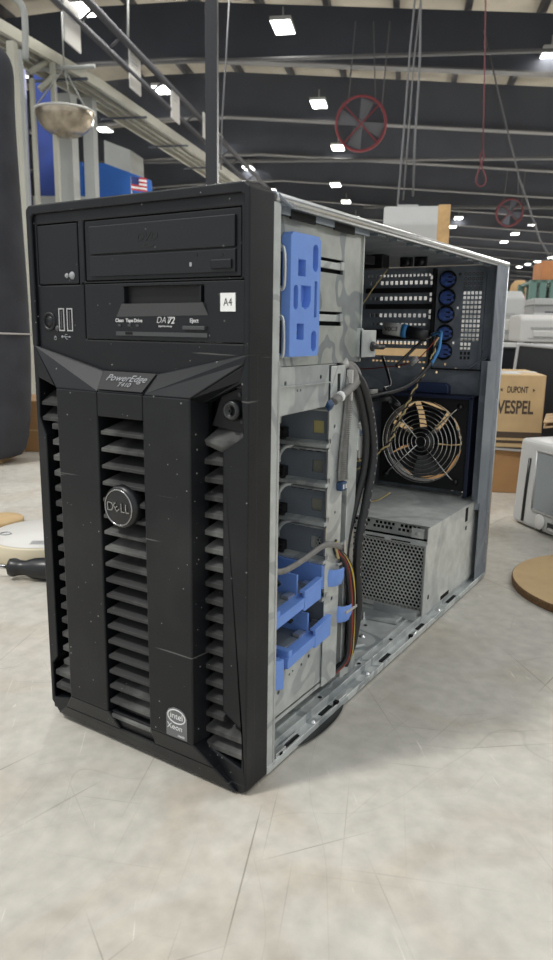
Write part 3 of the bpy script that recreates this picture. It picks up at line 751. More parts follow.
b = MB(); b.lathe([(0, .004), (.004, .003), (.005, 0)], (.203, .210, .2575), (0, 0, 1), 16); mk('catch_button', b, 'blue', up)
b = MB(); b.box((.2088, .1560, .2120), (.2096, .1760, .2200)); b.box((.2088, .1545, .1420), (.2120, .1680, .1450)); b.box((.2105, .1640, .1420), (.2125, .1680, .1640)); b.box((.2088, .1540, .1600), (.2110, .1670, .1625)); explode(mk('cable_hooks', b, 'edge', up, bevel=.0005), 'cable_hook')
b = MB(); b.box((.2088, .1625, .2920), (.2150, .1650, .3190)); mk('plastic_clip', b, 'offwhite', up, bevel=.0008)

# ---- blue drive trays ------------------------------------------------------------
def tray(z, ys):
    """blue carrier: two side arms, a front bar and a gripping tab"""
    b = MB(); y0 = .046+ys
    # inner wall, front (near) arm and the cross bar
    b.box((.150, y0+.048, z-.010), (.2040, y0+.0505, z+.013))
    b.prism([(.1500, y0+.004, z-.014), (.2120, y0+.004, z-.014), (.2120, y0+.010, z-.014), (.1500, y0+.010, z-.014)], (0, 0, .010))
    b.prism([(.2125, y0+.002, z-.0105), (.2125, y0+.050, z-.0055), (.2075, y0+.050, z-.0055), (.2075, y0+.002, z-.0105)], (0, 0, -.0085))
    b.prism([(.2130, y0+.002, z-.0095), (.2130, y0+.052, z-.0045), (.2020, y0+.052, z-.0045), (.2020, y0+.002, z-.0095)], (0, 0, -.0016))
    # pull tab
    b.prism([(.2130, y0+.047, z-.0170), (.2130, y0+.075, z-.0145), (.2130, y0+.075, z+.0035), (.2130, y0+.047, z-.0005)], (-.0030, 0, 0))
    b.prism([(.2140, y0+.045, z-.0010), (.2140, y0+.075, z+.0030), (.2080, y0+.075, z+.0030), (.2080, y0+.045, z-.0010)], (0, 0, .0022))
    # diagonal rib
    b.prism([(.2125, y0+.046, z-.0170), (.1820, y0+.052, z-.0100), (.1820, y0+.055, z-.0100), (.2125, y0+.050, z-.0170)], (0, 0, .008))
    # back wall of the tray and the rear catch
    b.prism([(.150, y0+.084, z-.010), (.208, y0+.084, z-.010), (.208, y0+.0865, z-.010), (.150, y0+.0865, z-.010)], (0, 0, .022))
    b.prism([(.2065, y0+.084, z-.010), (.2065, y0+.096, z-.012), (.2065, y0+.096, z+.008), (.2065, y0+.084, z+.012)], (.0015, 0, 0))
    b.tube(smooth_path([(.2075, y0+.094, z-.002), (.2110, y0+.097, z-.003), (.2140, y0+.104, z-.0035), (.2140, y0+.114, z-.0040)]), .0085, 4, flat=.16, up=(0, 0, 1))
    o = mk('drive_tray', b, 'blue', T, bevel=.0006)
    b = MB(); b.box((.120, y0+.010, z-.016), (.2020, y0+.083, z-.006)); mk('tray_floor', b, 'slate', o)
    b = MB(); b.tube(smooth_path([(.15, y0+.030, z), (.172, y0+.044, z+.006), (.188, y0+.052, z+.001), (.196, y0+.062, z+.003)]), .0035, 8)
    for i in range(9): b.cyl((.184, y0+.056, z+.001), V((.184, y0+.056, z+.001))+V((random.uniform(-.008, .010), random.uniform(-.009, .009), random.uniform(-.003, .008))), .0016, 6)
    mk('tray_connector', b, 'cable_black', o)
    b = MB(); b.box((.196, y0+.036, z-.0055), (.203, y0+.047, z-.003)); b.box((.194, y0+.072, z-.006), (.203, y0+.080, z-.003)); explode(mk('tray_clips', b, 'edge', o), 'tray_clip')
    return o
tray(.1365, 0.0)
tray(.0950, .020)
b = MB(); b.prism([(.2072, .049, .0900), (.2072, .0655, .0850), (.2072, .0655, .0590), (.2072, .049, .0640)], (.0035, 0, 0)); b.box((.185, .049, .083), (.2105, .0655, .0865)); mk('blue_release_tab', b, 'blue', T, bevel=.001)

# ---- rear wall --------------------------------------------------------------------
b = MB(); RY = .598
hl = []
def row(x0, x1, n, z, w=.0038, h=.0042):
    st = (x1-x0)/(n-1)
    for i in range(n): hl.append((x0+i*st-w/2, z-h/2, x0+i*st+w/2, z+h/2))
row(.0190, .1120, 17, .4305, .0034, .0036)
for z in (.4205, .3985, .3745): row(.0240, .1070, 12, z, .0046, .0052)
row(.0270, .1070, 13, .3620, .0042, .0030)
row(.0300, .1100, 14, .3355, .0040, .0046)
hl.append((.0290, .3165, .1130, .3275))
row(.0300, .1100, 14, .3085, .0040, .0026)
for z in (.4270, .4195, .4040, .3965, .3800, .3725): hl.append((.1130, z-.0026, .1180, z+.0026))
# ventilation field
for i in range(5):
    for j in range(19):
        if j < 4: continue
        if j > 14 and i > 2: continue
        x = .1620+i*.0054; z = .4300-j*.0063; hl.append((x, z-.0020, x+.0040, z+.0022))
for (x, z) in ((.155, .3850), (.152, .3370), (.1930, .3260), (.158, .3010), (.1300, .2950), (.142, .3070), (.072, .3010), (.109, .3000), (.165, .1270), (.180, .1260), (.201, .0850), (.201, .0700), (.1995, .0600), (.204, .0500), (.208, .024)):
    hl.append((x-.0014, z-.0016, x+.0014, z+.0016))
# fan and power supply openings
hl.append((.0640, .1380, .1840, .2560)); hl.append((.20, .1000, .2030, .1100)) ; hl.append((.03, .02, .19, .10))
xs = sorted(set(round(q, 5) for h in hl for q in (h[0], h[2]))|{.0012, .2165}); zs = sorted(set(round(q, 5) for h in hl for q in (h[1], h[3]))|{.008, .441})
# cell-centre lookup
b.plate((0, RY, 0), (1, 0, 0), (0, 0, 1), xs, zs, inh, (0, .0012, 0))
rw = mk('rear_wall', b, 'dark_steel', T, 'dark slate rear wall pierced by rows of square holes')
# closed (dimpled) vents at the top of the field
b = MB()
for i in range(5):
    for j in range(4):
        x = .1640+i*.0054; z = .4300-j*.0063; b.ring((x, RY-.0004, z), (0, 1, 0), .0019, .0004, 10, 4)
b.lathe([(0, .0012), (.0018, .001), (.0022, 0)], (.1555, RY, .4300), (0, -1, 0), 12); explode(mk('closed_vents', b, 'greyplastic', rw), 'closed_vent')
# black slot covers between the hole rows
b = MB()
for z in (.4095, .3870, .3510, .3440): b.box((.0150, RY-.004, z-.0035), (.1190, RY-.0005, z+.0035))
b.box((.1200, RY-.010, .3000), (.1235, RY-.0005, .4380)); b.box((.1235, RY-.006, .2995), (.2050, RY-.0005, .3015))
explode(mk('slot_covers', b, 'black', rw, bevel=.0004), 'slot_cover')
b = MB(); b.box((.1900, RY-.004, .302), (.1935, RY-.0004, .430)); b.tube(smooth_path([(.1550, RY-.002, .300), (.175, RY-.002, .302), (.190, RY-.003, .312), (.204, RY-.004, .318)]), .0016, 6); explode(mk('wall_ribs', b, 'dark_steel', rw), 'wall_rib')
# blue latches beside the slots
for z in (.4230, .3990, .3760, .3500, .3250):
    b = MB(); b.lathe([(0, .010), (.006, .010), (.0085, .0075), (.0095, 0)], (.1385, RY-.001, z), (0, -1, 0), 20)
    b.box((.1390, RY-.014, z-.0052), (.1505, RY-.002, z-.0022)); b.box((.1390, RY-.014, z+.0012), (.1505, RY-.002, z+.0042))
    o = mk('slot_latch', b, 'latch_blue', rw, 'blue plastic slot latch', bevel=.0006)
    b = MB(); b.ring((.1400, RY-.003, z), (0, -1, 0), .0112, .0014, 24, 5); b.box((.1440, RY-.0150, z-.0046), (.1500, RY-.0138, z-.0028)); b.box((.1440, RY-.0150, z+.0018), (.1500, RY-.0138, z+.0034)); mk('latch_seat', b, 'black', rw)
# rear corner channel of the open side
b = MB()
b.box((.2050, .5900, .0060), (.2165, .5915, .4380)); b.box((.2150, .5650, .0040), (.2165, .6150, .4400)); b.box((.2050, RY, .008), (.2165, .6150, .0095))
b.box((.2035, .5660, .110), (.2165, .5675, .3150))
mk('rear_corner_post', b, 'dark_steel', rw, bevel=.0008)
b = MB(); b.tube([(.2155, .6150, .004), (.2155, .6150, .441)], .0020, 8); mk('post_rolled_edge', b, 'edge', rw)
b = MB(); b.box((.2164, .5500, .122), (.2172, .5900, .3150)); mk('post_cover', b, 'slate', rw)
b = MB()
for z in (.40, .33, .26, .1, .055, .025): b.lathe([(0, .0006), (.0018, .0006), (.0018, 0)], (.2166, .6050, z), (1, 0, 0), 12)
explode(mk('post_holes', b, 'icon', rw), 'post_hole')
# roof fittings near the slots
b = MB()
for x in (.129, .148): b.box((x-.0085, .4700, .4310), (x+.0085, .4730, .4425)); b.lathe([(0, .004), (.0045, .003), (.0055, 0)], (x, .4700, .4370), (0, -1, 0), 18)
b.box((.060, .420, .4260), (.120, .440, .4420)); b.prism([(.06, .30, .432), (.12, .32, .428), (.12, .40, .428), (.06, .40, .432)], (0, 0, .01)); explode(mk('roof_fittings', b, 'rubber', ch, bevel=.001), 'roof_fitting')

# ---- case fan --------------------------------------------------------------------------
FC = V((.1240, .570, .1975)); FR = .0600
b = MB()
b.flat([(.0590, .1320), (.1890, .1320), (.1890, .2610), (.0590, .2610)], [circ(FC.x, FC.z, .0585, 48)[::-1]], .024, frontM(.5960))
fan = mk('case_fan', b, 'black', T, bevel=.0015)
b = MB(); b.lathe([(0, .006), (.018, .006), (.020, .003), (.020, -.014)], FC+V((0, .004, 0)), (0, -1, 0), 32)
for k in range(7):
    a0 = 2*PI*k/7+.3
    pts = []
    for (r, w) in ((.018, .30), (.040, .40), (.0565, .42)):
        for s_ in (-1, 1):
            a = a0+s_*w+(r-.02)*4; pts.append(V((FC.x+r*math.cos(a), FC.y+.010+s_*.007, FC.z+r*math.sin(a))))
    vs = [b.b.verts.new(p) for p in pts]; vt = [b.b.verts.new(p+V((0, .0012, 0))) for p in pts]
    for i in (0, 2):
        b.face([vs[i], vs[i+1], vs[i+3], vs[i+2]], True); b.face([vt[i], vt[i+2], vt[i+3], vt[i+1]], True)
mk('fan_rotor', b, 'rubber', fan)
b = MB()
gy = .5665
for k in range(9): b.ring((FC.x, gy, FC.z), (0, 1, 0), .0075+k*.00640, .00085, 48, 6)
for k in range(4):
    a = PI/4+k*PI/2; c, s_ = math.cos(a), math.sin(a)
    b.tube([(FC.x+.0065*c, gy-.001, FC.z+.0065*s_), (FC.x+.066*c, gy-.001, FC.z+.066*s_), (FC.x+.0740*c, gy+.004, FC.z+.0740*s_)], .0010, 6)
    b.ring((FC.x+.0750*c, gy+.005, FC.z+.0750*s_), (0, 1, 0), .003, .0009, 14, 5)
mk('wire_guard', b, 'steel_wire', fan, 'bright wire fan guard of concentric rings')
b = MB()
for k in range(4):
    a = PI/4+k*PI/2; b.lathe([(0, .004), (.0022, .004), (.0045, .001), (.005, 0)], (FC.x+.0750*math.cos(a), .5715, FC.z+.0750*math.sin(a)), (0, -1, 0), 14)
explode(mk('guard_grommets', b, 'rubber', fan), 'guard_grommet')
b = MB(); b.box((.1900, .5670, .1250), (.1960, .5960, .2650)); b.box((.0540, .5670, .2610), (.1960, .5960, .2660)); explode(mk('fan_holder', b, mat('navy_plastic', (30, 38, 62), .5), fan, 'navy plastic fan holder edge', bevel=.001), 'fan_holder')
b = MB(); b.flat([(.0930, .2670), (.1560, .2670), (.1560, .2775), (.1510, .2815), (.0980, .2815), (.0930, .2775)], [], .010, frontM(.590)); mk('fan_release_bar', b, 'blue_dark', fan, 'deep blue release bar above the fan', bevel=.002)

# ---- power supply ----------------------------------------------------------------------
b = MB(); PY = .392
b.box((.045, PY, .0110), (.2080, .5960, .0120)); b.box((.2068, PY, .0110), (.2080, .5960, .1220)); b.box((.045, PY+.010, .1210), (.2080, .5960, .1222)); b.box((.045, PY, .0110), (.0462, .5960, .1220)); b.box((.045, .5950, .0110), (.2080, .5960, .020))
b.prism([(.045, PY-.003, .1010), (.2080, PY-.003, .1010), (.2080, PY+.004, .1050), (.045, PY+.004, .1050)], (0, 0, -.0015))
b.box((.2062, PY-.0045, .0110), (.2082, PY+.003, .1015))
# slotted strip above the grille
slots = []
for g in range(4):
    for i in range(5):
        for j in range(2): slots.append((.060+g*.034+i*.0056+(.0028 if j else 0), .1085+j*.0052, .0637+g*.034+i*.0056+(.0028 if j else 0), .1120+j*.0052))
xs = sorted(set(round(q, 5) for h in slots for q in (h[0], h[2]))|{.045, .2080}); zs = sorted(set(round(q, 5) for h in slots for q in (h[1], h[3]))|{.1035, .1222}); hl = slots
b.plate((0, PY+.006, 0), (1, 0, 0), (0, .10, 1), xs, zs, inh, (0, .001, 0))
ps = mk('power_supply', b, 'psu', T, 'galvanised steel power supply with a hexagon grille', bevel=.0004)
b = MB()   # hexagon grille with real openings
R = .00285; dx = math.sqrt(3)*R; dz = 1.5*R; r = .0021
x0, x1, z0, z1 = .052, .2050, .0150, .1000
j = 0; z = z0+R
while z < z1:
    x = x0+dx/2+(dx/2 if j % 2 else 0)
    while x < x1:
        o_ = [b.b.verts.new((x+R*math.sin(PI/3*k), PY+.001, z+R*math.cos(PI/3*k))) for k in range(6)]
        i_ = [b.b.verts.new((x+r*math.sin(PI/3*k), PY+.001, z+r*math.cos(PI/3*k))) for k in range(6)]
        w_ = [b.b.verts.new((x+r*math.sin(PI/3*k), PY+.0022, z+r*math.cos(PI/3*k))) for k in range(6)]
        for k in range(6):
            q = (k+1) % 6; b.face([o_[k], o_[q], i_[q], i_[k]]); b.face([i_[k], i_[q], w_[q], w_[k]])
        x += dx
    z += dz; j += 1
mk('hexagon_grille', b, 'psu', ps)
b = MB(); b.box((.046, PY+.020, .013), (.2060, PY+.022, .1200)); mk('grille_depth', b, 'void', ps)
b = MB(); b.box((.045, PY+.0008, .0112), (.053, PY+.0018, .1030)); b.box((.2030, PY+.0008, .0112), (.2078, PY+.0018, .1030)); b.box((.045, PY+.0008, .0990), (.2078, PY+.0018, .1035)); b.box((.045, PY+.0008, .0112), (.2078, PY+.0018, .0165)); mk('grille_frame', b, 'psu', ps)
b = MB()
for i in range(4): b.box((.060+i*.034, PY-.0032, .1016), (.085+i*.034, PY-.0025, .1030))
b.box((.2079, .402, .030), (.2084, .406, .035)); b.box((.2079, .530, .100), (.2084, .540, .119)); b.box((.2079, .533, .088), (.2084, .538, .093)); b.box((.2079, .45, .0135), (.2084, .48, .0185))
explode(mk('power_supply_slots', b, 'void', ps), 'power_supply_slot')
b = MB(); b.lathe([(0, .002), (.0035, .0015), (.0045, 0)], (.1930, PY+.0055, .1130), (0, -1, .1), 18); b.box((.185, PY+.004, .107), (.201, PY+.0055, .119)); mk('power_supply_screw', b, 'psu', ps)
b = MB(); b.box((.150, .372, .0096), (.2060, .3735, .0230)); b.box((.150, .372, .0096), (.2060, .392, .0108)); mk('power_supply_cradle', b, 'zinc', ps, bevel=.0006)

# ---- cables ------------------------------------------------------------------------------
def cable(name, pts, r, m, label=None, flat=1.0, seg=10, sub=7, up=None):
    b = MB(); b.tube(smooth_path(pts, sub), r, seg, flat=flat, up=up); return mk(name, b, m, T, label)
main = [(.206, .172, .318), (.2120, .184, .308), (.2130, .199, .288), (.2140, .209, .262), (.2150, .2120, .235), (.2145, .204, .200), (.2135, .192, .160), (.2130, .191, .125), (.2130, .1960, .090), (.2110, .1920, .055), (.205, .187, .030)]
cable('sleeved_power_cable', main, .0043, 'cable_black', 'thick black sleeved cable running down the open side', sub=9)
cable('sleeved_power_cable', [(.206, .166, .318), (.2105, .179, .303), (.2105, .193, .282), (.2110, .203, .255), (.2100, .203, .225), (.2060, .196, .190), (.2040, .184, .150), (.2050, .186, .100), (.203, .184, .040)], .0034, 'cable_black', 'second black sleeved cable behind the first', sub=9)
# sleeve printing
b = MB()
for i in range(24):
    t = i/24; P = smooth_path(main, 9); p = P[20+int(t*45)]; b.box((p.x+.0038, p.y-.0012, p.z-.0010), (p.x+.0044, p.y-.0004, p.z+.0010))
mk('cable_print', b, 'icon', T)
# ribbed flat cable
rb = [(.2095, .166, .312), (.2110, .1635, .296), (.2112, .1600, .270), (.2112, .1560, .245), (.2112, .1545, .222)]
c1 = cable('ribbed_cable', rb, .0052, 'cable_ribbed', 'pleated grey cable hanging in the channel', flat=.42, up=(0, 1, 0))
b = MB(); P = smooth_path(rb, 14)
for i in range(14, len(P)-1, 1): b.tube([P[i]+V((.0022, -.005, .0005)), P[i]+V((.0028, 0, 0)), P[i]+V((.0022, .005, -.0005))], .0005, 5)
mk('cable_ribs', b, 'cable_grey', c1)
b = MB(); b.box((.2090, .1500, .2130), (.2150, .1600, .2210)); mk('plug', b, 'conn_blue', c1, 'blue plug end', bevel=.001)
b = MB(); b.box((.2150, .1515, .2150), (.2155, .1535, .2190)); b.box((.2150, .1560, .2150), (.2155, .1580, .2190)); explode(mk('plug_marks', b, 'white_print', c1), 'plug_mark')
# grey loop at the clip and the short data cable pointing forward
cable('grey_cable_loop', [(.2050, .168, .322), (.2090, .172, .318), (.2120, .173, .3105), (.2140, .162, .3040), (.2145, .145, .2985), (.2145, .130, .2940)], .0040, 'cable_grey', 'grey data cable looped through the clip', flat=.75)
cable('grey_cable_loop', [(.203, .166, .3220), (.2060, .176, .3215), (.2090, .182, .3140), (.2100, .178, .3070), (.2100, .168, .3030)], .0045, 'cable_grey')
b = MB(); P0, P1 = V((.2150, .132, .2945)), V((.2150, .1190, .2905)); b.tube([P0+(P1-P0)*.45, P1], .0050, 4, flat=.6, up=(0, .7, .7)); pl = mk('data_plug', b, 'conn_blue', T, 'blue data plug', bevel=.001)
b = MB(); b.tube([(.2148, .1430, .2980), (.2148, .1390, .2967)], .0048, 8, flat=.85); mk('plug_band', b, 'white', pl)
b = MB(); b.tube([(.2050, .163, .3270), (.2050, .167, .3220)], .0040, 8); mk('white_plug_tip', b, 'offwhite', pl)
# bundle of coloured wires
bp = [(.2080, .1500, .166), (.2110, .1540, .156), (.2120, .1640, .147), (.2125, .1740, .132), (.2125, .1810, .110), (.2125, .1830, .090), (.2125, .1835, .065), (.2115, .1800, .042), (.204, .166, .030)]
for (dy, dx_, m, r) in ((-.0042, 0, 'cable_black', .0022), (-.0018, .0014, 'wire_red', .0013), (.0002, .0020, 'cable_black', .0014), (.0022, .0018, 'wire_yellow', .0013), (.0042, .001, 'cable_black', .0018), (-.0030, .0020, 'wire_red', .0010), (.0050, -.001, 'cable_black', .0026)):
    pts = []
    for i, p in enumerate(bp):
        w = 1.0 if i > 2 else .5
        pts.append((p[0]+dx_, p[1]+dy*w+.0006*math.sin(i*1.7+dy*900), p[2]+dy*.2))
    nm = {'cable_black': 'black_wire', 'wire_red': 'red_wire', 'wire_yellow': 'yellow_wire'}[m]; cable(nm, pts, r, m, seg=7)
b = MB(); b.box((.2085, .1660, .0930), (.2160, .1880, .0955)); mk('cable_tie', b, 'beige', T)
cable('tan_wire_end', [(.2100, .1500, .166), (.2115, .1490, .160), (.2120, .1530, .150)], .0014, 'wire_tan')
# grey round cable crossing the bays
cable('grey_round_cable', [(.2130, .0410, .1690), (.2140, .060, .1655), (.2150, .090, .1680), (.2150, .115, .1710), (.2140, .135, .1680), (.2125, .156, .1600)], .0026, 'cable_grey', 'grey round cable crossing the drive bays', flat=.8)
# blue and black lead by the slots, label and twisted pair
cable('blue_lead', [(.150, .520, .348), (.168, .500, .352), (.176, .480, .344), (.178, .470, .330), (.175, .455, .312)], .0022, 'wire_blue', 'blue lead curving by the slots')
cable('black_lead', [(.175, .455, .314), (.168, .430, .296), (.158, .400, .284), (.135, .35, .276)], .0026, 'cable_black')
cable('black_lead', [(.150, .515, .346), (.150, .470, .335), (.14, .43, .31)], .0020, 'cable_black')
cable('black_lead', [(.080, .52, .318), (.12, .46, .286), (.13, .42, .282), (.175, .36, .272), (.185, .330, .274)], .0018, 'cable_black')
b = MB(); b.tube([(.103, .470, .3560), (.128, .470, .3530)], .0080, 10, flat=.5); lt = mk('cable_label_flag', b, 'beige', T, 'pale wrapped paper label on a cable')
b = MB(); b.tube([(.128, .470, .353), (.135, .470, .352)], .0084, 10, flat=.52); mk('label_blue_band', b, 'wire_blue', lt)
b = MB(); b.tube([(.135, .470, .352), (.152, .470, .349), (.160, .475, .347)], .0074, 10, flat=.5); mk('label_tail', b, 'cable_black', lt)
b = MB(); b.text('V0C3', .008, frontM(.4655, .115, .3545), .0002); mk('label_writing', b, 'ink', lt)
def twist(name, pts, r, ms, label, turns=40):
    P = smooth_path(pts, 12); n = len(P)
    o0 = None
    for s_, m in enumerate(ms):
        b = MB(); Q = []
        for i, p in enumerate(P):
            a = turns*2*PI*i/n/2+PI*s_; Q.append(p+V((math.cos(a)*r, math.cos(a)*r*.5, math.sin(a)*r)))
        b.tube(Q, r*.85, 6); o = mk(name, b, m, o0 or T, label if s_ == 0 else None)
        if o0 is None: o0 = o
twist('twisted_wire', [(.176, .470, .345), (.174, .455, .315), (.165, .440, .290), (.158, .425, .262), (.150, .415, .235), (.142, .405, .212), (.115, .39, .195), (.10, .37, .185)], .0013, ('wire_tan', 'black'), 'tan and black twisted fan wire', 26)
cable('thin_wire', [(.10, .48, .430), (.085, .47, .405), (.075, .46, .385), (.06, .45, .37)], .0009, 'wire_tan')
cable('thin_wire', [(.12, .395, .190), (.085, .40, .165), (.09, .41, .145), (.12, .42, .138), (.14, .43, .150)], .0012, 'wire_tan', 'thin pale wire loop below the fan')
cable('thin_wire', [(.205, .212, .268), (.20, .22, .262), (.195, .232, .246), (.19, .232, .225)], .0009, 'wire_tan')
b = MB(); b.box((.1100, .398, .2580), (.1190, .400, .2720)); wt = mk('white_wire_tag', b, 'white', T, 'white paper tag on a thin wire')
b = MB(); b.tube([(.1170, .398, .2800), (.1300, .400, .2800)], .0030, 10); mk('tag_clip', b, 'offwhite', wt)
b = MB(); b.tube([(.150, .452, .312), (.158, .452, .320)], .0035, 8); mk('inline_connector', b, 'beige2', T)
cable('thin_wire', [(.05, .50, .30), (.10, .47, .305), (.154, .452, .316), (.18, .46, .345)], .0007, 'wire_red', 'thin dark red wire')
for f_ in range(3): cable('dark_loom', [(.02, .30+.04*f_, .30), (.06, .34+.03*f_, .28-.01*f_), (.11, .36+.03*f_, .272+.004*f_), (.16, .37, .275)], .0024, 'cable_black')

# ================================================================== TABLE
b = MB(); b.box((-2.2, -1.3, -.035), (1.7, 1.86, 0)); 
TB = empty('workbench', (0, 0, -TZ), 'large workbench with a pale grey scratched top carrying the tower server', 'table')
tt = mk('table_top', b, 'table', TB, bevel=.003); tt.location = (0, 0, TZ)
for (x, y) in ((-2.1, -1.2), (1.6, -1.2), (-2.1, 1.75), (1.6, 1.75)):
    b = MB(); b.box((x-.03, y-.03, 0), (x+.03, y+.03, TZ-.036)); mk('leg', b, 'beige2', TB)

# ================================================================== THINGS ON THE TABLE, LEFT
# masking tape roll
c = V((-.405, .335, 0))
R_ = empty('tape_roll', c, 'large cream tape roll with a printed label, lying behind the screwdriver at left', 'tape')
b = MB(); b.lathe([(.050, .002), (.050, .026), (.0515, .028), (.0885, .028), (.090, .026), (.090, .002), (.0885, 0), (.0515, 0), (.050, .002)], (0, 0, 0), (0, 0, 1), 64); mk('tape_winding', b, 'tape', R_)
b = MB(); b.lathe([(0, .0005), (.086, .0005), (.086, 0), (0, 0)], (0, 0, .0283), (0, 0, 1), 64); mk('label_disc', b, 'tape_label', R_)
b = MB(); b.lathe([(0, .0004), (.022, .0004)], (.058, -.010, .0290), (0, 0, 1), 32); mk('grey_spot', b, 'tape_spot', R_)
b = MB()
TMt = Matrix.Rotation(.62, 4, 'Z')
for i, (x, y, s_, t_) in enumerate(((.0, -.045, .010, 'TAPE'), (.040, -.045, .0055, 'PACKING'), (.040, -.052, .0055, '48 mm x 50 m'), (.064, -.035, .012, 'MC'))):
    pass
for k in range(4): b.box((-.010, -.052-.005*k, .0292), (.018, -.050-.005*k, .0294), TMt)
for k in range(3): b.box((.028, -.040-.006*k, .0292), (.050, -.0385-.006*k, .0294), TMt)
b.ring((-.045, -.045, .0292), (0, 0, 1), .008, .0012, 24, 4)
mk('label_print', b, 'icon', R_)
# screwdriver
p0 = onz(9, 567, .0165); p1 = onz(50, 569, .0165); d = (p1-p0).normalized()
SD = empty('screwdriver', V(p0)+V((0, 0, -.0165)), 'screwdriver with a black handle lying left of the tower', 'screwdriver')
b = MB(); prof = [(0, .009), (.002, .0125), (.008, .0135), (.016, .0110), (.024, .0105), (.038, .0150), (.055, .0165), (.080, .0155), (.092, .0120), (.097, .006)]
b.tube([V((0, 0, .0165))+d*t for t, r in prof], [r for t, r in prof], 12); mk('handle', b, 'rubber', SD)
b = MB(); b.tube([V((0, 0, .0165)), V((0, 0, .0160))-d*.14], .0032, 10); b.tube([V((0, 0, .0160))-d*.14, V((0, 0, .0160))-d*.152], [.0032, .0012], 10); mk('shaft', b, 'chrome', SD)
# crumpled pale blue tissue
b = MB(); cc = V((-.455, .52, 0)); grid = []
for i in range(9):
    rowv = []
    for j in range(9):
        u, v = i/8-.5, j/8-.5; z = .008+.035*max(0, 1-(u*u+v*v)*4)+random.uniform(-.006, .008); rowv.append(b.b.verts.new(cc+V((u*.12+random.uniform(-.004, .004), v*.10+random.uniform(-.004, .004), max(.001, z)))))
    grid.append(rowv)
for i in range(8):
    for j in range(8): b.face([grid[i][j], grid[i+1][j], grid[i+1][j+1], grid[i][j+1]])
o = mk('tissue', b, 'paleblue'); tag(o, 'crumpled pale blue tissue behind the tape roll', 'tissue'); sm_ = o.modifiers.new('s', 'SOLIDIFY'); sm_.thickness = .0008
# small brown disc at the left edge
b = MB(); b.lathe([(0, .012), (.040, .012), (.042, .010), (.042, .001), (.040, 0), (0, 0)], V((-.595, .385, 0)), (0, 0, 1), 40); o = mk('cork_disc', b, 'carton'); tag(o, 'small round tan disc at the left edge beside the tape roll', 'disc')
# white paper sheet under the tape area
b = MB(); q = [onz(-60, 520), onz(30, 452), onz(200, 460), onz(200, 560)]
# flat cardboard piece at the back left
b = MB(); A = onz(-30, 480); B = onz(30, 449); C_ = onz(24, 436); D_ = onz(-40, 452)
b.prism([A, B, C_, D_], (0, 0, .012)); o = mk('cardboard_sheet', b, 'carton'); tag(o, 'flat tan cardboard sheet below the black fabric cover', 'cardboard')
# brown carton seen in the gap left of the tower
p = onz(38, 452); X = empty('carton', (p.x, p.y, 0), 'brown carton seen in the gap between black cover and tower', 'box', rz=.5)
b = MB(); b.box((-.10, 0, 0), (.12, .2, .145)); mk('carton_body', b, 'carton2', X, bevel=.003)
b = MB(); b.box((-.101, -.001, .06), (.121, .002, .064)); mk('carton_tape', b, 'carton', X)
# pale cabinet above the carton in the gap
X = empty('grey_cabinet', (p.x-.9, p.y+1.3, -TZ), 'pale grey cabinet in the narrow gap behind the tower left edge', 'cabinet', rz=.5)
b = MB(); b.box((-.30, .02, 0), (.30, .40, TZ+.62)); mk('cabinet_body', b, 'beige', X, bevel=.004)
b = MB(); b.box((-.29, 0, .05), (.29, .02, TZ+.60)); mk('cabinet_door', b, 'beige2', X, bevel=.003)
# black fabric cover at the left edge
base = onz(-14, 462); dd = math.hypot(base.x-CAM.x, base.y-CAM.y)
FB = empty('fabric_cover', (base.x, base.y, 0), 'tall black fabric cover standing at the left edge of the picture', 'cover')
b = MB(); rings = []
side = V((ray(0, 300).y, -ray(0, 300).x, 0)).normalized(); fwd = V((-side.y, side.x, 0))
prof = []
for (py, px) in ((466, 12), (456, 24), (442, 30), (400, 33), (320, 31), (230, 24), (150, 18), (100, 15), (75, 15.5), (60, 12), (50, 4), (45, -8)):
    q = at(px, py, dd); w = (q-V((base.x, base.y, 0))).dot(side); prof.append((q.z, w))
z0_ = prof[0][0]
for (z, w) in prof:
    rr = []
    for k in range(28):
        a = 2*PI*k/28; sx = math.cos(a); sy = math.sin(a); wl = .30
        n_ = 1+.04*math.sin(3*a+z*7)+.03*math.sin(5*a-z*11)
        px_ = side*(w*(1 if sx > 0 else 0)+(.0 if sx > 0 else 0)) if False else side*((w+wl)/2*sx*(n_ if sx < .9 else 1)+(w-wl)/2)
        rr.append(b.b.verts.new(px_+fwd*(sy*.10*n_*min(1, (w+wl)/.25))+V((0, 0, max(.013, z)))))
    rings.append(rr)
for A_, B_ in zip(rings, rings[1:]):
    for k in range(28): b.face([A_[k], A_[(k+1) % 28], B_[(k+1) % 28], B_[k]], True)
b.face(rings[0][::-1]); b.face(rings[-1]); fb = mk('fabric_body', b, 'fabric', FB)
sd = fb.modifiers.new('s', 'SUBSURF'); sd.levels = 1; sd.render_levels = 1
b = MB(); zs_ = (at(10, 332, dd-.1)).z
ws = [w for z, w in prof if True][4]
b.tube([side*((ws+.30)/2*math.cos(a)*1.01+(ws-.30)/2)+fwd*(math.sin(a)*.108)+V((0, 0, zs_-.006*(math.cos(a)))) for a in [PI+PI*k/20 for k in range(21)]], .0022, 6); mk('seam', b, 'seam', FB, 'thin pale seam line')

# ================================================================== THINGS ON THE TABLE, RIGHT
# cardboard disc
c = V((.395, .655, 0)); Rd = .145
b = MB(); b.use('carton'); b.lathe([(0, .0110), (Rd-.001, .0110)], c, (0, 0, 1), 72)
b.use('carton_edge'); b.lathe([(Rd-.001, .0110), (Rd, .0100), (Rd+.0005, .0070), (Rd-.001, .0055), (Rd, .0030), (Rd-.001, .0), (0, 0)], c, (0, 0, 1), 72)
o = mk('cardboard_disc', b, 'carton'); tag(o, 'round tan corrugated cardboard disc lying at the right edge', 'disc')
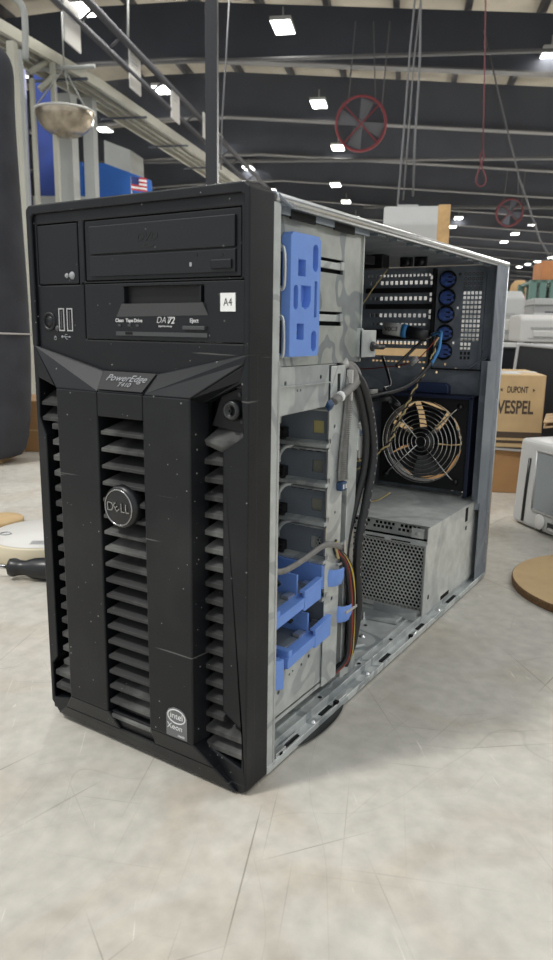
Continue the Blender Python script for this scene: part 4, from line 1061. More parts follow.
# grey device
p1 = onz(523, 527); p2 = onz(553, 539.5); ang = math.atan2(p2.y-p1.y, p2.x-p1.x)
GD = empty('desktop_scanner', (p1.x, p1.y, 0), 'light grey desktop machine with a recessed grey window behind the cardboard disc', 'machine', rz=ang)
b = MB(); H_ = .166
lo = [(-.040, .002, .004), (0, 0, .004), (.42, 0, .004), (.42, .30, .004), (-.040, .30, .004)]
hi = [(-.033, .004, H_-.003), (.003, .002, H_-.003), (.417, .002, H_-.003), (.417, .29, H_), (-.033, .29, H_)]
a = [b.b.verts.new(q) for q in lo]; e_ = [b.b.verts.new(q) for q in hi]; b.face(a[::-1]); b.face(e_)
for i in range(5): b.face([a[i], a[(i+1) % 5], e_[(i+1) % 5], e_[i]])
mk('casing', b, 'beige', GD, bevel=.008, seg=3)
def fr(x, z):     # point on the sloping front
    t = (z-.004)/(H_-.014); return V((x, t*.002-.0015, z))
b = MB(); b.prism([fr(.022, .040), fr(.24, .040), fr(.24, .146), fr(.022, .146)], (0, .004, 0)); mk('window_panel', b, 'glass_grey', GD)
b = MB()
for q1, q2 in (((.021, .039), (.021, .147)), ((.021, .039), (.24, .039)), ((.021, .147), (.24, .147))): b.tube([fr(*q1), fr(*q2)], .0022, 6)
mk('window_frame', b, 'silver', GD)
b = MB(); b.tube([fr(-.003, .012), fr(-.001, .070), fr(.003, .130)], .0028, 6); b.prism([fr(.038, .006), fr(.052, .006), fr(.048, .026), fr(.042, .026)], (0, .003, 0)); b.prism([fr(.066, .012), fr(.20, .012), fr(.20, .026), fr(.066, .026)], (0, .003, 0)); explode(mk('slots', b, 'screen', GD), 'machine_slot')
b = MB(); b.lathe([(0, .001), (.013, .001), (.014, 0)], fr(.045, .022), (0, -1, .1), 24); b.tube([fr(.070, .015), fr(.20, .015)], .003, 6); mk('button', b, 'offwhite', GD)
b = MB(); b.box((-.02, .06, 0), (.02, .08, .004)); b.box((.36, .06, 0), (.39, .08, .004)); mk('foot', b, 'rubber', GD)
# big carton with printing on a lower carton
pb = onz(497, 495); ang = math.radians(24)
d1 = math.hypot(pb.x-CAM.x, pb.y-CAM.y)
LB = empty('carton', (pb.x-.02, pb.y+.02, 0), 'brown lower carton beneath the printed carton at the right', 'box', rz=ang)
b = MB(); b.box((-.30, 0, 0), (.115, .26, .098)); mk('carton_body', b, 'carton2', LB, bevel=.002)
b = MB(); b.prism([(-.02, -.006, .099), (.10, -.010, .094), (.10, .05, .099), (-.02, .05, .100)], (0, 0, .003)); mk('carton_flap', b, 'silver', LB)
PB = empty('printed_carton', (pb.x-.02, pb.y+.02, .103), 'tan printed carton stacked on the brown lower carton', 'box', rz=ang)
bw = .098; bh = .160
b = MB(); b.box((-.30, .0, 0), (bw, .24, bh)); mk('carton_body', b, 'carton', PB, bevel=.002)
b = MB(); FM = lambda x, z: frontM(-.0001, x, z)
b.text('VESPEL', .040, FM(.038, .088), .0004, 0, .62, off=.0010)
b.text('DUPONT', .019, FM(.040, .127), .0004, 0, .56, off=.0004)
b.flat([(.003, .127), (.008, .131), (.008, .123)], [], .0004, FM(0, 0)); b.flat([(.077, .127), (.072, .131), (.072, .123)], [], .0004, FM(0, 0))
b.box((-.30, -.0006, .022), (bw, 0, .035)); b.box((-.30, -.0006, .010), (bw, 0, .016))
mk('carton_lettering', b, 'carton_ink', PB, 'dark brown lettering and stripes')
b = MB(); b.box((-.30, .10, bh), (bw, .14, bh+.0006)); b.box((.0, .02, bh), (.05, .09, bh+.0008)); mk('carton_tape', b, 'beige', PB)
# folded kraft bundle on a carton at the right edge
pk = at(560, 440, 1.50)
KB = empty('carton', (pk.x+.04, pk.y+.05, 0), 'brown carton at the right edge under the folded kraft bundle', 'box', rz=ang)
b = MB(); b.box((.0, 0, 0), (.20, .2, .165)); mk('carton_body', b, 'carton2', KB, bevel=.002)
b = MB(); b.box((-.001, .08, .165), (.20, .12, .1658)); mk('carton_tape', b, 'carton', KB)
b = MB()
for k in range(7):
    z = .153+k*.0062; w = .072+.010*math.sin(k*1.9); rot = Matrix.Translation((.03, .08, 0)) @ Matrix.Rotation(.06*(k-3), 4, 'Y')
    pts = [rot @ V((-w-.012, -.06-.006*k % .01, z)), rot @ V((-w*.4, -.085, z+.001)), rot @ V((.12, -.09, z)), rot @ V((.14, .06, z)), rot @ V((-w*.8, .05, z))]
    b.prism(pts, (0, 0, .0042))
o = mk('kraft_bundle', b, 'carton', None, bevel=.0012); o.location = (pk.x+.04, pk.y+.05, .0275); o.rotation_euler = (0, 0, ang); o.scale = (1, 1, 1); tag(o, 'stack of folded brown corrugated pads above the grey machine at right', 'cardboard')
o.data.materials[0] = mat('worn_kraft', (172, 146, 112), .85, noise=.3, nscale=60)
# black monitors leaning at the back of the table
def monitor(px, py, d, w, h, rz, label, tilt=0.0, zb=.0, fm='silver'):
    p = at(px, py, d); X = empty('monitor', (p.x, p.y, zb), label, 'monitor', rz=rz)
    R2 = Matrix.Rotation(tilt, 4, 'Y')
    b = MB(); b.flat(rect(0, .03, w, .03+h), [rect(.007, .039, w-.009, .021+h)], .03, frontM(.03)); b.b.transform(R2); mk('frame', b, fm, X, bevel=.003)
    b = MB(); b.box((.006, .008, .038), (w-.006, .028, .024+h)); b.b.transform(R2); mk('screen', b, 'screen', X)
    b = MB(); b.box((w/2-.03, .02, .006-zb), (w/2+.03, .045, .12)); b.box((w/2-.10, -.05, -zb), (w/2+.10, .12, .008-zb)); mk('stand', b, 'screen', X)
    return X
monitor(507, 372, 2.05, .46, .262, ang-.12, 'black monitor with a silver frame behind the printed carton', .07, .035)
monitor(488, 372, 2.35, .58, at(505, 347, 2.35).z-.03, ang+.10, 'larger all black monitor behind the silver framed monitor', 0, .0, 'screen')
# white shelf with printers
sp = at(505, 343, 3.1); SH = empty('equipment_bench', (sp.x, sp.y, -TZ), 'pale topped bench behind the monitors carrying the printers', 'bench', rz=ang)
sz = TZ+sp.z
b = MB(); b.box((-1.05, 0, sz-.03), (.70, .80, sz)); mk('bench_top', b, 'offwhite', SH, bevel=.003)
for x in (-1.0, .62):
    for y in (.04, .74):
        b = MB(); b.box((x, y, 0), (x+.04, y+.04, sz-.031)); mk('leg', b, 'post_black', SH)
b = MB(); b.box((-1.0, .60, .1), (.66, .62, sz-.04)); mk('under_bench_shade', b, 'screen', SH)  # near-black sheet added for the shadow under the bench top
def printer(px, d, w, h, dp, rz, label, m='beige', zoff=0):
    p = at(px, 343, d); X = empty('printer', (p.x, p.y, sp.z), label, 'printer', rz=rz)
    b = MB(); b.prism([(0, 0, .004), (0, dp, .004), (0, dp, h), (0, dp*.25, h), (0, 0, h*.86)], (w, 0, 0)); mk('casing', b, m, X, bevel=.010, seg=3)
    b = MB(); b.box((.04, -.003, h*.50), (w-.04, .01, h*.56)); b.box((.03, -.002, h*.16), (w-.03, .01, h*.19)); mk('paper_slot', b, 'beige2', X)
    b = MB(); b.box((.05, -.006, h*.22), (w-.05, .004, h*.44)); mk('paper_drawer', b, 'offwhite', X, bevel=.004)
    b = MB(); b.prism([(.06, dp*.26, h), (.06, dp*.60, h), (.06, dp*.60, h+.010), (.06, dp*.28, h+.008)], (w*.35, 0, 0)); mk('control_panel', b, 'beige2', X)
    for fx in (.02, w-.05):
        b = MB(); b.box((fx, .02, 0), (fx+.03, .05, .004)); mk('foot', b, 'rubber', X)
    return X
printer(446, 3.40, .330, .225, .36, ang, 'tall light grey printer just behind the tower rear corner')
printer(519.5, 3.12, .42, .115, .30, ang, 'low off white printer with a slot at the right edge', 'offwhite')
printer(378, 3.45, .270, .600, .30, ang, 'pale grey printer rising above the tower top edge')
p = at(524, 322, 3.6); X = empty('machine_stack', (p.x+.02, p.y+.08, sp.z), 'grey machine stack behind the low off white printer', 'machine', rz=ang)
b = MB(); b.box((0, 0, 0), (.5, .25, .19)); mk('casing', b, 'beige2', X, bevel=.004)
b = MB(); b.box((-.005, -.01, .17), (.505, .26, .20)); mk('lid', b, 'beige', X, bevel=.004)
b = MB(); b.box((.05, -.004, .06), (.16, .004, .14)); mk('panel', b, 'screen', X)
# timber post
p = at(439, 300, 3.15); b = MB(); b.box((-.024, -.012, 0), (.024, .012, (at(439, 205, 3.15)).z-sp.z)); o = mk('timber_post', b, 'wood', None, bevel=.002); o.location = (p.x, p.y, sp.z); o.rotation_euler = (0, 0, ang); tag(o, 'upright bare timber post beside the pale grey printer above the tower', 'post')
# kraft carton behind the tower, seen through the slots and fan
p = at(345, 350, 2.10); X = empty('carton', (p.x, p.y, 0), 'tan carton behind the tower glimpsed through its fan and slots', 'box', rz=ang)
b = MB(); b.box((0, 0, 0), (.32, .25, .315)); mk('carton_body', b, 'carton', X, bevel=.002)
b = MB(); b.box((-.001, -.001, .14), (.321, .0, .18)); mk('carton_tape', b, 'beige', X)

# ================================================================== PEOPLE AND RACK BEHIND
p = at(519.5, 290, 8.0); fz = -TZ
PN = empty('person', (p.x, p.y, fz), 'person with short sandy hair standing far behind the printers', 'person', rz=YAW)
ht = CAM.z+TZ+.49
def skin_body(name, verts, edges, radii, m, parent, levels=1):
    me = bpy.data.meshes.new(name); me.from_pydata(verts, edges, []); o = bpy.data.objects.new(name, me); COL.objects.link(o); o.parent = parent
    sk_ = o.modifiers.new('skin', 'SKIN'); ly = me.skin_vertices[0] if me.skin_vertices else None
    if ly is None:
        bm_ = bmesh.new(); bm_.from_mesh(me); bm_.verts.layers.skin.verify(); bm_.to_mesh(me); bm_.free(); ly = me.skin_vertices[0]
    for i, r in enumerate(radii): ly.data[i].radius = (r, r) if not isinstance(r, tuple) else r
    ly.data[0].use_root = True
    s_ = o.modifiers.new('sub', 'SUBSURF'); s_.levels = levels; s_.render_levels = levels
    me.materials.append(M[m]); return o
h = ht
vs = [(0, 0, h*.54), (0, 0, h*.66), (0, 0, h*.79), (0, 0, h*.845), (0, 0, h*.875), (0, -.01, h*.93), (0, -.005, h*.985),
      (.17, 0, h*.80), (.22, .01, h*.63), (.20, -.14, h*.55), (.19, -.22, h*.56), (-.17, 0, h*.80), (-.22, .01, h*.63), (-.20, -.14, h*.55), (-.19, -.22, h*.56),
      (.10, 0, h*.50), (.11, -.01, h*.28), (.11, .02, h*.05), (.11, -.12, h*.02), (-.10, 0, h*.50), (-.11, -.01, h*.28), (-.11, .02, h*.05), (-.11, -.12, h*.02)]
es = [(0, 1), (1, 2), (2, 3), (3, 4), (4, 5), (5, 6), (2, 7), (7, 8), (8, 9), (9, 10), (2, 11), (11, 12), (12, 13), (13, 14), (0, 15), (15, 16), (16, 17), (17, 18), (0, 19), (19, 20), (20, 21), (21, 22)]
rd = [(.15, .11), (.15, .11), (.17, .11), .06, .06, .085, .06, .06, .045, .035, .03, .06, .045, .035, .03, .085, .06, .045, .035, .085, .06, .045, .035]
pb_ = skin_body('body', vs, es, rd, 'skin', PN)
vs2 = [(0, 0, h*.52), (0, 0, h*.66), (0, 0, h*.79), (0, 0, h*.83), (.18, 0, h*.80), (.225, .01, h*.66), (-.18, 0, h*.80), (-.225, .01, h*.66)]
skin_body('shirt', vs2, [(0, 1), (1, 2), (2, 3), (2, 4), (4, 5), (2, 6), (6, 7)], [(.17, .125), (.165, .125), (.185, .125), .075, .075, .062, .075, .062], 'shirt', PN)
skin_body('trousers', [(0, 0, h*.53), (.10, 0, h*.48), (.11, -.01, h*.28), (.11, .01, h*.06), (-.10, 0, h*.48), (-.11, -.01, h*.28), (-.11, .01, h*.06)], [(0, 1), (1, 2), (2, 3), (0, 4), (4, 5), (5, 6)], [(.16, .12), .10, .078, .065, .10, .078, .065], 'trousers', PN)
b = MB(); b.lathe([(0, .13), (.05, .12), (.085, .08), (.095, .03), (.093, .0), (.085, -.03)], (0, .012, h*.945), (0, .15, 1), 20); mk('hair', b, 'hair', PN)
b = MB(); b.lathe([(0, .02), (.008, .012), (.013, 0)], (0, -.095, h*.93), (0, -1, -.2), 10)
for sx in (-1, 1): b.lathe([(0, .008), (.02, .004), (.026, 0)], (sx*.088, 0, h*.93), (sx, 0, 0), 10)
explode(mk('face_features', b, 'skin', PN), 'face_part')
b = MB()
for sx in (-1, 1): b.lathe([(0, .006), (.010, 0)], (sx*.033, -.084, h*.945), (0, -1, 0), 10)
b.box((-.025, -.092, h*.905), (.025, -.084, h*.909)); explode(mk('eyes_and_mouth', b, 'ink', PN), 'face_mark')
# green rack with orange carton
RK = empty('storage_rack', (at(529, 315, 6.2).x, at(529, 315, 6.2).y, -TZ), 'green steel storage rack behind the printers at right', 'rack', rz=YAW)
q0 = at(540, 280, 6.2)
rz_top = q0.z+TZ
for i, px in enumerate((531, 541, 552, 578)):
    q = at(px, 300, 6.2); lx = (q-at(529, 315, 6.2)); x = lx.dot(UU)
    b = MB(); b.box((x-.02, -.03, 0), (x+.03, .03, rz_top)); b.box((x-.02, .57, 0), (x+.03, .63, rz_top)); mk('rack_post', b, 'greengrey', RK)
b = MB(); b.box((0, -.03, rz_top-.02), (.80, .63, rz_top)); b.box((0, -.03, TZ+.33), (.80, .63, TZ+.37)); b.box((0, -.03, .4), (.80, .63, .45)); mk('rack_shelf', b, 'greengrey', RK)
for i, (x, w, hh, m) in enumerate(((.05, .10, .16, 'orangebox'), (.18, .12, .20, 'offwhite'), (.32, .14, .22, 'carton'), (.50, .16, .18, 'beige2'))):
    b = MB(); b.box((0, 0, 0), (w, .3, hh)); o = mk('parts_box', b, m, None, bevel=.004); b0 = at(529, 315, 6.2)+UU*x+VV*.05; o.location = (b0.x, b0.y, .371); o.rotation_euler = (0, 0, YAW)
    tag(o, ('orange', 'white', 'tan', 'grey')[i]+' parts box standing on the green rack shelf', 'box', None)
q = at(541, 278, 6.2); b = MB(); b.box((0, 0, 0), (.45, .4, .145)); o = mk('orange_carton', b, 'orangebox', None, bevel=.004); o.location = (q.x, q.y, rz_top-TZ); o.rotation_euler = (0, 0, YAW); tag(o, 'orange brown carton on top of the green rack', 'box')
p = at(505, 300, 4.6); 

# ================================================================== WAREHOUSE
fl_ = MB(); a = [W(u, v, 0) for u, v in ((-32, -4), (45, -4), (45, 112), (-32, 112))]
fl_.prism([(q.x, q.y, -TZ-.1) for q in a], (0, 0, .1)); struct(mk('floor', fl_, 'concrete'))
def roofz(u): return 7.05-.082*max(0, u+5)-.06*max(0, -7-u)
LB_ = 5.6; D0 = 6.0
us = [-32, -7, -5, 45]
b = MB()
for u0, u1 in zip(us, us[1:]):
    P = [W(u0, D0, roofz(u0)), W(u1, D0, roofz(u1)), W(u1, 112, roofz(u1)), W(u0, 112, roofz(u0))]; b.use('roof'); b.prism(P, (0, 0, .08))
b.use('purlin')
u = -31.0
while u < 44:
    z = roofz(u); P = [W(u, D0, z-.001), W(u+.12, D0, z-.001), W(u+.12, 112, z-.001), W(u, 112, z-.001)]; b.prism(P, (0, 0, -.22)); u += 1.45
struct(mk('ceiling', b, 'roof'))
for nm, uu in (('wall_left', -32), ('wall_right', 45)):
    b = MB(); b.prism([W(uu, -4, -CAM.z-TZ), W(uu, 112, -CAM.z-TZ), W(uu, 112, 7), W(uu, -4, 7)], UU*.2); struct(mk(nm, b, 'farwall'))
b = MB(); b.prism([W(-32, 112, -CAM.z-TZ), W(45, 112, -CAM.z-TZ), W(45, 112, 7), W(-32, 112, 7)], VV*.2); struct(mk('wall_back', b, 'farwall'))
for k in range(20):
    v = 12.2+k*4.35; b = MB(); b.use('beam')
    pts = [W(-31.9, v, roofz(-31.9)-.23), W(-7, v, roofz(-7)-.23), W(-5, v, roofz(-5)-.23), W(44.9, v, roofz(44.9)-.23), W(44.9, v, roofz(44.9)-1.1), W(-5, v, roofz(-5)-1.35), W(-7, v, roofz(-7)-1.35), W(-31.9, v, roofz(-31.9)-1.1)]
    b.prism(pts, VV*.03); b.use('flange')
    for u0, h0, u1, h1 in ((-31.9, 1.1, -7, 1.35), (-7, 1.35, -5, 1.35), (-5, 1.35, 44.9, 1.1)):
        b.prism([W(u0, v-.12, roofz(u0)-h0), W(u1, v-.12, roofz(u1)-h1), W(u1, v+.15, roofz(u1)-h1), W(u0, v+.15, roofz(u0)-h0)], (0, 0, -.035))
    o = mk('roof_beam', b, 'beam'); tag(o, 'deep dark steel roof beam, ' + ('nearest of all' if k == 0 else 'number %d counted from the nearest' % (k+1)), 'beam', 'roof beams across the warehouse')
# pipes slung below the beams
for i, (u0, v0, u1, v1, h0, r) in enumerate(((-12, 15.5, 20, 15.5, 5.1, .04), (-12, 24.0, 25, 24.0, 5.0, .05), (-2, 33, 30, 33, 4.9, .06))):
    b = MB(); b.tube([W(u0, v0, h0+.3), W((u0+u1)/2, v0, h0+.05), W(u1, v1, h0-.5)], r, 8); o = mk('ceiling_pipe', b, 'rope'); tag(o, ('nearest', 'middle', 'farthest')[i]+' grey pipe slung across under the roof beams', 'pipe', 'pipes under the roof')
# lights
def lamp_proto():
    X = bpy.data.objects.new('ceiling_light', None); COL.objects.link(X)
    b = MB(); b.prism([(-.20, -.34, 0), (.20, -.34, 0), (.20, .34, 0), (-.20, .34, 0)], (0, 0, .07)); b.box((-.01, -.01, .07), (.01, .01, .35)); h_ = mk('housing', b, 'lamp_body', X)
    b = MB(); b.box((-.18, -.32, -.012), (.18, .32, -.001)); l_ = mk('lens', b, 'lamp', X)
    return X
proto = lamp_proto(); kids = list(proto.children); first = True
rows = [('second row left of the red fan', 6.1, [(-6.64, 10.2), (-6.62, 14.9), (-6.59, 19.8), (-6.4, 24.5), (-6.3, 29.3), (-6.2, 34.0), (-6.1, 39)]),
        ('row passing just left of the red fan', 5.67, [(-2.62, 10.3), (-2.59, 15.1), (-2.46, 20.0), (-2.38, 24.6)]),
        ('short row passing below the red fan', 5.5, [(-2.92, 29.7), (-2.81, 33.5), (-2.7, 38.2), (-2.6, 43.0)]),
        ('row right of the red fan', 5.4, [(2.6, 11.9), (2.6, 16.4), (2.66, 21.3), (2.59, 25.8), (2.52, 30.0), (2.44, 34.4), (2.33, 37.9), (2.24, 41.0), (2.17, 44.3), (2.1, 48.0), (2.05, 52)]),
        ('second row right of the red fan', 5.1, [(6.3, 26.5), (6.1, 30.8), (6.0, 34.9), (5.84, 38.6), (5.53, 41.6), (5.43, 45.2), (5.2, 47.8), (5.1, 52), (5.0, 56)]),
        ('far right row', 4.75, [(9.6, 43), (9.4, 46.8), (9.12, 50.7), (8.75, 53.6), (8.43, 55.7), (8.17, 57.9), (8.05, 60.6)]),
        ('far left row', 5.9, [(-9.6, 12.5), (-9.5, 17.5), (-9.4, 22.5)])]
LAMPS = []
for nm, H0, L_ in rows:
    for i, (u, dd_) in enumerate(L_):
        if first: X = proto; first = False
        else:
            X = proto.copy(); COL.objects.link(X)
            for kd in kids: c_ = kd.copy(); COL.objects.link(c_); c_.parent = X
        X.location = W(u, dd_, H0); X.rotation_euler = (0, 0, YAW)
        tag(X, 'ceiling light, %s, %s' % (nm, 'nearest' if i == 0 else 'number %d from the nearest' % (i+1)), 'light', 'ceiling lights'); LAMPS.append(X)

# red fans
def hang_fan(px, py, d, R, label, m='redpaint'):
    c = at(px, py, d); X = empty('hanging_fan', c, label, 'fan', rz=YAW+.15)
    tl = Matrix.Rotation(.30, 4, 'X')
    nrm = tl @ V((0, -1, 0))
    b = MB(); b.ring((0, 0, 0), nrm, R, .028*R/.5, 40, 6); b.ring(nrm*-.16, nrm, R, .018*R/.5, 40, 6); b.lathe([(R, .0), (R+.004, -.16), (R-.004, -.16), (R-.008, 0)], (0, 0, 0), nrm, 40)
    mk('guard_ring', b, m, X, 'red ring guard')
    b = MB()
    a_ = nrm.orthogonal().normalized(); bb = nrm.cross(a_)
    b.tube([a_*-R, a_*R], .014, 6); b.tube([bb*-R, bb*R], .014, 6); mk('guard_bar', b, m, X)
    b = MB(); b.lathe([(0, .06), (.07, .05), (.08, -.1), (0, -.1)], nrm*-.05, nrm, 16)
    for k in range(4):
        t = 2*PI*k/4+.5; e1 = a_*math.cos(t)+bb*math.sin(t); e2 = nrm.cross(e1)
        b.prism([nrm*-.06+e1*.06-e2*.05, nrm*-.10+e1*R*.9-e2*.13, nrm*-.03+e1*R*.9+e2*.13, nrm*-.04+e1*.06+e2*.05], nrm*-.006)
    mk('fan_blades', b, 'greyfan' if m == 'redpaint' else 'beam', X)
    b = MB()
    for s_ in (-1, 1): b.tube([V((s_*R*.55, 0, R*.75)), V((s_*R*.35, .05, 1.7))], .010, 6)
    b.tube([V((R*.8, 0, R*.5)), V((R*1.0, .05, 1.7))], .012, 6); mk('hanger', b, 'rope', X)
    return X
hang_fan(361, 124, 14.2, .45, 'large red ring fan hanging from the roof above the tower')
hang_fan(510, 213, 27.0, .44, 'small distant dark red ring fan between two light rows', 'redrope')
# cords and cables
def hang(name, pts, r, m, label, cat):
    b = MB(); b.tube([at(*q) for q in pts], r, 6); o = mk(name, b, m); tag(o, label, cat); return o
hang('hanging_cable', [(418, -30, 9), (410, 50, 9), (404, 130, 9), (398, 200, 9), (396, 240, 9)], .012, 'rope', 'grey hanging cable, leftmost of three right of the red fan', 'cable')
hang('hanging_cable', [(424, -30, 9.3), (414, 60, 9.3), (408, 140, 9.3), (403, 200, 9.3)], .010, 'rope', 'grey hanging cable, middle of three right of the red fan', 'cable')
hang('hanging_cable', [(421, -30, 8.6), (420, 60, 8.6), (415, 140, 8.6), (413, 196, 8.6)], .013, 'rope', 'grey hanging cable, rightmost of three right of the red fan', 'cable')
hang('hanging_cable', [(231, -30, 8), (226, 60, 8), (222, 120, 8), (221, 170, 8)], .009, 'rope', 'thin grey cable hanging just right of the black post', 'cable')
hang('hanging_cable', [(128, -40, 9), (128, 0, 9), (128, 38, 9)], .015, 'column', 'short pale rod hanging from the roof near the signs', 'cable')
hang('hanging_cable', [(484, 30, 16), (500, 100, 16), (520, 180, 16), (540, 240, 16), (553, 262, 16)], .016, 'rope', 'long slack grey cable running down to the right edge', 'cable')
b = MB(); P = [at(x, y, 8.0) for x, y in ((486, -20), (485, 40), (484, 100), (483, 150))]; b.tube(P, .007, 6)
b.tube(smooth_path([at(x, y, 8.0) for x, y in ((483, 150), (480, 157), (482, 167), (486, 178), (484, 185), (479, 186), (476, 180), (480, 167), (484, 157), (483, 152))]), .008, 6); o = mk('red_cord', b, 'redrope'); tag(o, 'red cord hanging with a knotted loop at its end', 'cord')
# black post behind the tower
p = at(213, 400, 2.3); q = at(213, -60, 2.3); b = MB(); b.box((-.0175, -.0175, 0), (.0175, .0175, q.z)); o = mk('black_post', b, 'post_black', None, bevel=.002); o.location = (p.x, p.y, 0); o.rotation_euler = (0, 0, .5); tag(o, 'square black steel post rising behind the tower', 'post')
# rail with signs
b = MB(); u_ = -3.10; rh = 3.0
for du, dh, r in ((0, 0, .04), (-.16, -.12, .035), (0, -.26, .02)): b.tube([W(u_+du, 4.5, rh+dh), W(u_+du, 30, rh+dh)], r, 6)
v = 5.2
while v < 30: b.tube([W(u_, v, rh), W(u_-.16, v, rh-.12)], .015, 5); v += .7
o = mk('overhead_rail', b, 'purlin'); tag(o, 'dark overhead rail from which the white signs hang', 'rail')
for i, (px, py0, py1, w) in enumerate(((71, 4, 47, .30), (134.5, 54, 92, .30), (175, 89, 121, .30), (206, 115, 140, .30))):
    d = ((7.1, 8.5, 9.8, 11.2)[i])
    rr_ = ray(px, py0); fac_ = W(u_, d, 0)-CAM; c = at(px, py0, math.hypot(fac_.x, fac_.y)); c2 = at(px, py1, math.hypot(fac_.x, fac_.y))
    b = MB(); b.box((-.17, -.008, c2.z-c.z), (.17, .008, 0)); o = mk('hanging_sign', b, 'offwhite'); o.location = c; o.rotation_euler = (0, 0, YAW+PI/2)
    tag(o, ('nearest and largest', 'second', 'third', 'farthest')[i]+' white sign hanging from the dark overhead rail', 'sign', 'white signs on the overhead rail')
    b = MB()
    for k in range(3): b.box((-.10, -.010, (c2.z-c.z)*(.18+.1*k)-.006), (.06, -.0085, (c2.z-c.z)*(.18+.1*k)+.006))
    mk('sign_print', b, 'beige2', o)
# conveyor gantry
b = MB(); ch_ = 2.5
def W2(u, v, h): return W(u, v, h)
b.use('conv')
KV = [(3.0, -4.0), (6.4, -3.59), (8.0, -3.35), (11.5, -3.11), (14.5, -2.95)]
def strip(du, wd_, z0, hh_):
    b.prism([W(u+du, v, ch_+z0) for v, u in KV]+[W(u+du+wd_, v, ch_+z0) for v, u in KV[::-1]], (0, 0, hh_))
strip(-.05, .05, 0, .10); strip(-.16, .02, 0, .03); strip(-.26, .02, 0, .03); strip(-.42, .04, 0, .08)
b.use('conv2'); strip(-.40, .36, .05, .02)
b.use('beam')
for k in range(8):
    v = 3.4+k*1.4; q = [(a, c) for a, c in zip(KV, KV[1:]) if a[0] <= v <= c[0]][0]; u = q[0][1]+(q[1][1]-q[0][1])*(v-q[0][0])/(q[1][0]-q[0][0])
    b.prism([W(u-.50, v, ch_-.03), W(u+.08, v, ch_-.03), W(u+.08, v+.03, ch_-.03), W(u-.50, v+.03, ch_-.03)], (0, 0, .02))
o = mk('conveyor', b, 'conv'); tag(o, 'long beige overhead conveyor running diagonally at upper left', 'conveyor')
# steel frame of the gantry at left with posts
def postat(name, px, d, w, ztop_px, m, label, zb=None, ztopd=None, cat='post'):
    p = at(px, 320, d); zt = at(px, ztop_px, d).z; b = MB(); b.box((-w/2, -w/2, 0), (w/2, w/2, zt+TZ)); o = mk(name, b, m); o.location = (p.x, p.y, -TZ); o.rotation_euler = (0, 0, YAW); tag(o, label, cat); return o
postat('steel_post', 27, 5.8, .055, 44, 'conv', 'pale steel post nearest the black cover at upper left')
postat('steel_post', 34, 6.0, .030, 52, 'column', 'thin pale steel post just right of the nearest post')
postat('steel_column', 76, 8.5, .15, 96, 'column', 'wide grey column below the dome mirror', cat='column')
postat('steel_column', 97, 9.0, .12, 100, 'column', 'grey column right of the dome mirror', cat='column')
postat('steel_post', 64, 8.0, .045, 62, 'conv', 'pale post directly behind the dome mirror')
postat('steel_post', 44, 8.2, .04, 80, 'conv', 'tan steel post left of the dome mirror')
b = MB(); b.tube(smooth_path([at(2, -8, 5.7), at(14, -2, 5.7), at(22, 6, 5.7), at(25, 22, 5.7), at(25.5, 60, 5.7)]), .022, 8); o = mk('bent_pipe', b, 'column'); tag(o, 'pale pipe bending over at the top left corner', 'pipe')
b = MB(); b.tube([at(40, 90, 8), at(56, 74, 8)], .035, 6); b.tube([at(30, 72, 8), at(48, 60, 8)], .03, 6); o = mk('steel_brace', b, 'conv'); tag(o, 'short diagonal tan brace left of the dome mirror', 'brace')
# blue panels
def panel(name, pts, d, m, label, cat='panel', t=.05):
    P = [at(x, y, d) for x, y in pts]; zm = sum(q.z for q in P)/len(P)
    for q in P:
        if q.z < zm: q.z = -TZ       # it stands on the floor, the tower hides its lower part
    b = MB(); b.prism(P, VV*t); o = mk(name, b, m); tag(o, label, cat); return o
panel('blue_tarp', [(33, 70), (56, 84), (54, 140), (48, 205), (36, 205)], 9.6, 'bluepanel', 'tall deep blue tarp behind the pale posts at left')
panel('pale_sheet', [(16, 68), (23, 62), (22, 118), (13, 106)], 8.6, 'paleblind', 'pale violet sheet beside the black cover')
panel('blue_barrier', [(12, 155), (24, 160), (24, 192), (12, 180)], 9.2, 'bluerail', 'small blue barrier piece beside the black cover', 'barrier')
panel('blue_barrier', [(34, 160), (82, 162), (82, 196), (34, 196)], 9.8, 'bluerail', 'blue barrier behind the columns below the dome mirror', 'barrier')
panel('blue_barrier', [(82, 163), (104, 163), (150, 180), (178, 200), (178, 215), (82, 215)], 10.0, 'bluerail', 'sloping blue barrier right of the grey columns', 'barrier')
panel('grey_board', [(33, 196), (82, 196), (130, 205), (130, 240), (33, 240)], 9.5, 'column', 'grey board below the blue barrier')
panel('dark_panel', [(12, 106), (24, 118), (36, 205), (12, 205)], 10.6, 'farwall', 'dark panel behind the nearest pale posts')
panel('grey_duct', [(104, 140), (130, 150), (135, 182), (104, 182)], 12.5, 'column', 'pale grey duct end behind the sloping blue barrier', 'duct', .6)
panel('dark_panel', [(56, 100), (74, 112), (74, 162), (56, 162)], 10.8, 'beam', 'dark panel behind the dome mirror')
# flag
F0 = at(131, 176, 9.0); fu = UU*.185; b = MB()
def FP(u, v): return F0+UU*(.19*u)+V((0, 0, -.15*v-.03*u))+VV*(.01*math.sin(u*6))
for k in range(7):
    b.use('flag_red' if k % 2 == 0 else 'white')
    for i in range(6):
        if k < 4 and i < 3: b.use('flag_blue')
        else: b.use('flag_red' if k % 2 == 0 else 'white')
        b.prism([FP(i/6, k/7), FP((i+1)/6, k/7), FP((i+1)/6, (k+1)/7), FP(i/6, (k+1)/7)], VV*.004)
o = mk('striped_flag', b, 'white'); tag(o, 'small red white and blue striped flag above the tower top', 'flag')
b = MB(); b.cyl(F0+VV*.01, V((F0.x, F0.y, -TZ))+VV*.01, .008, 8); mk('flag_pole', b, 'column', o)
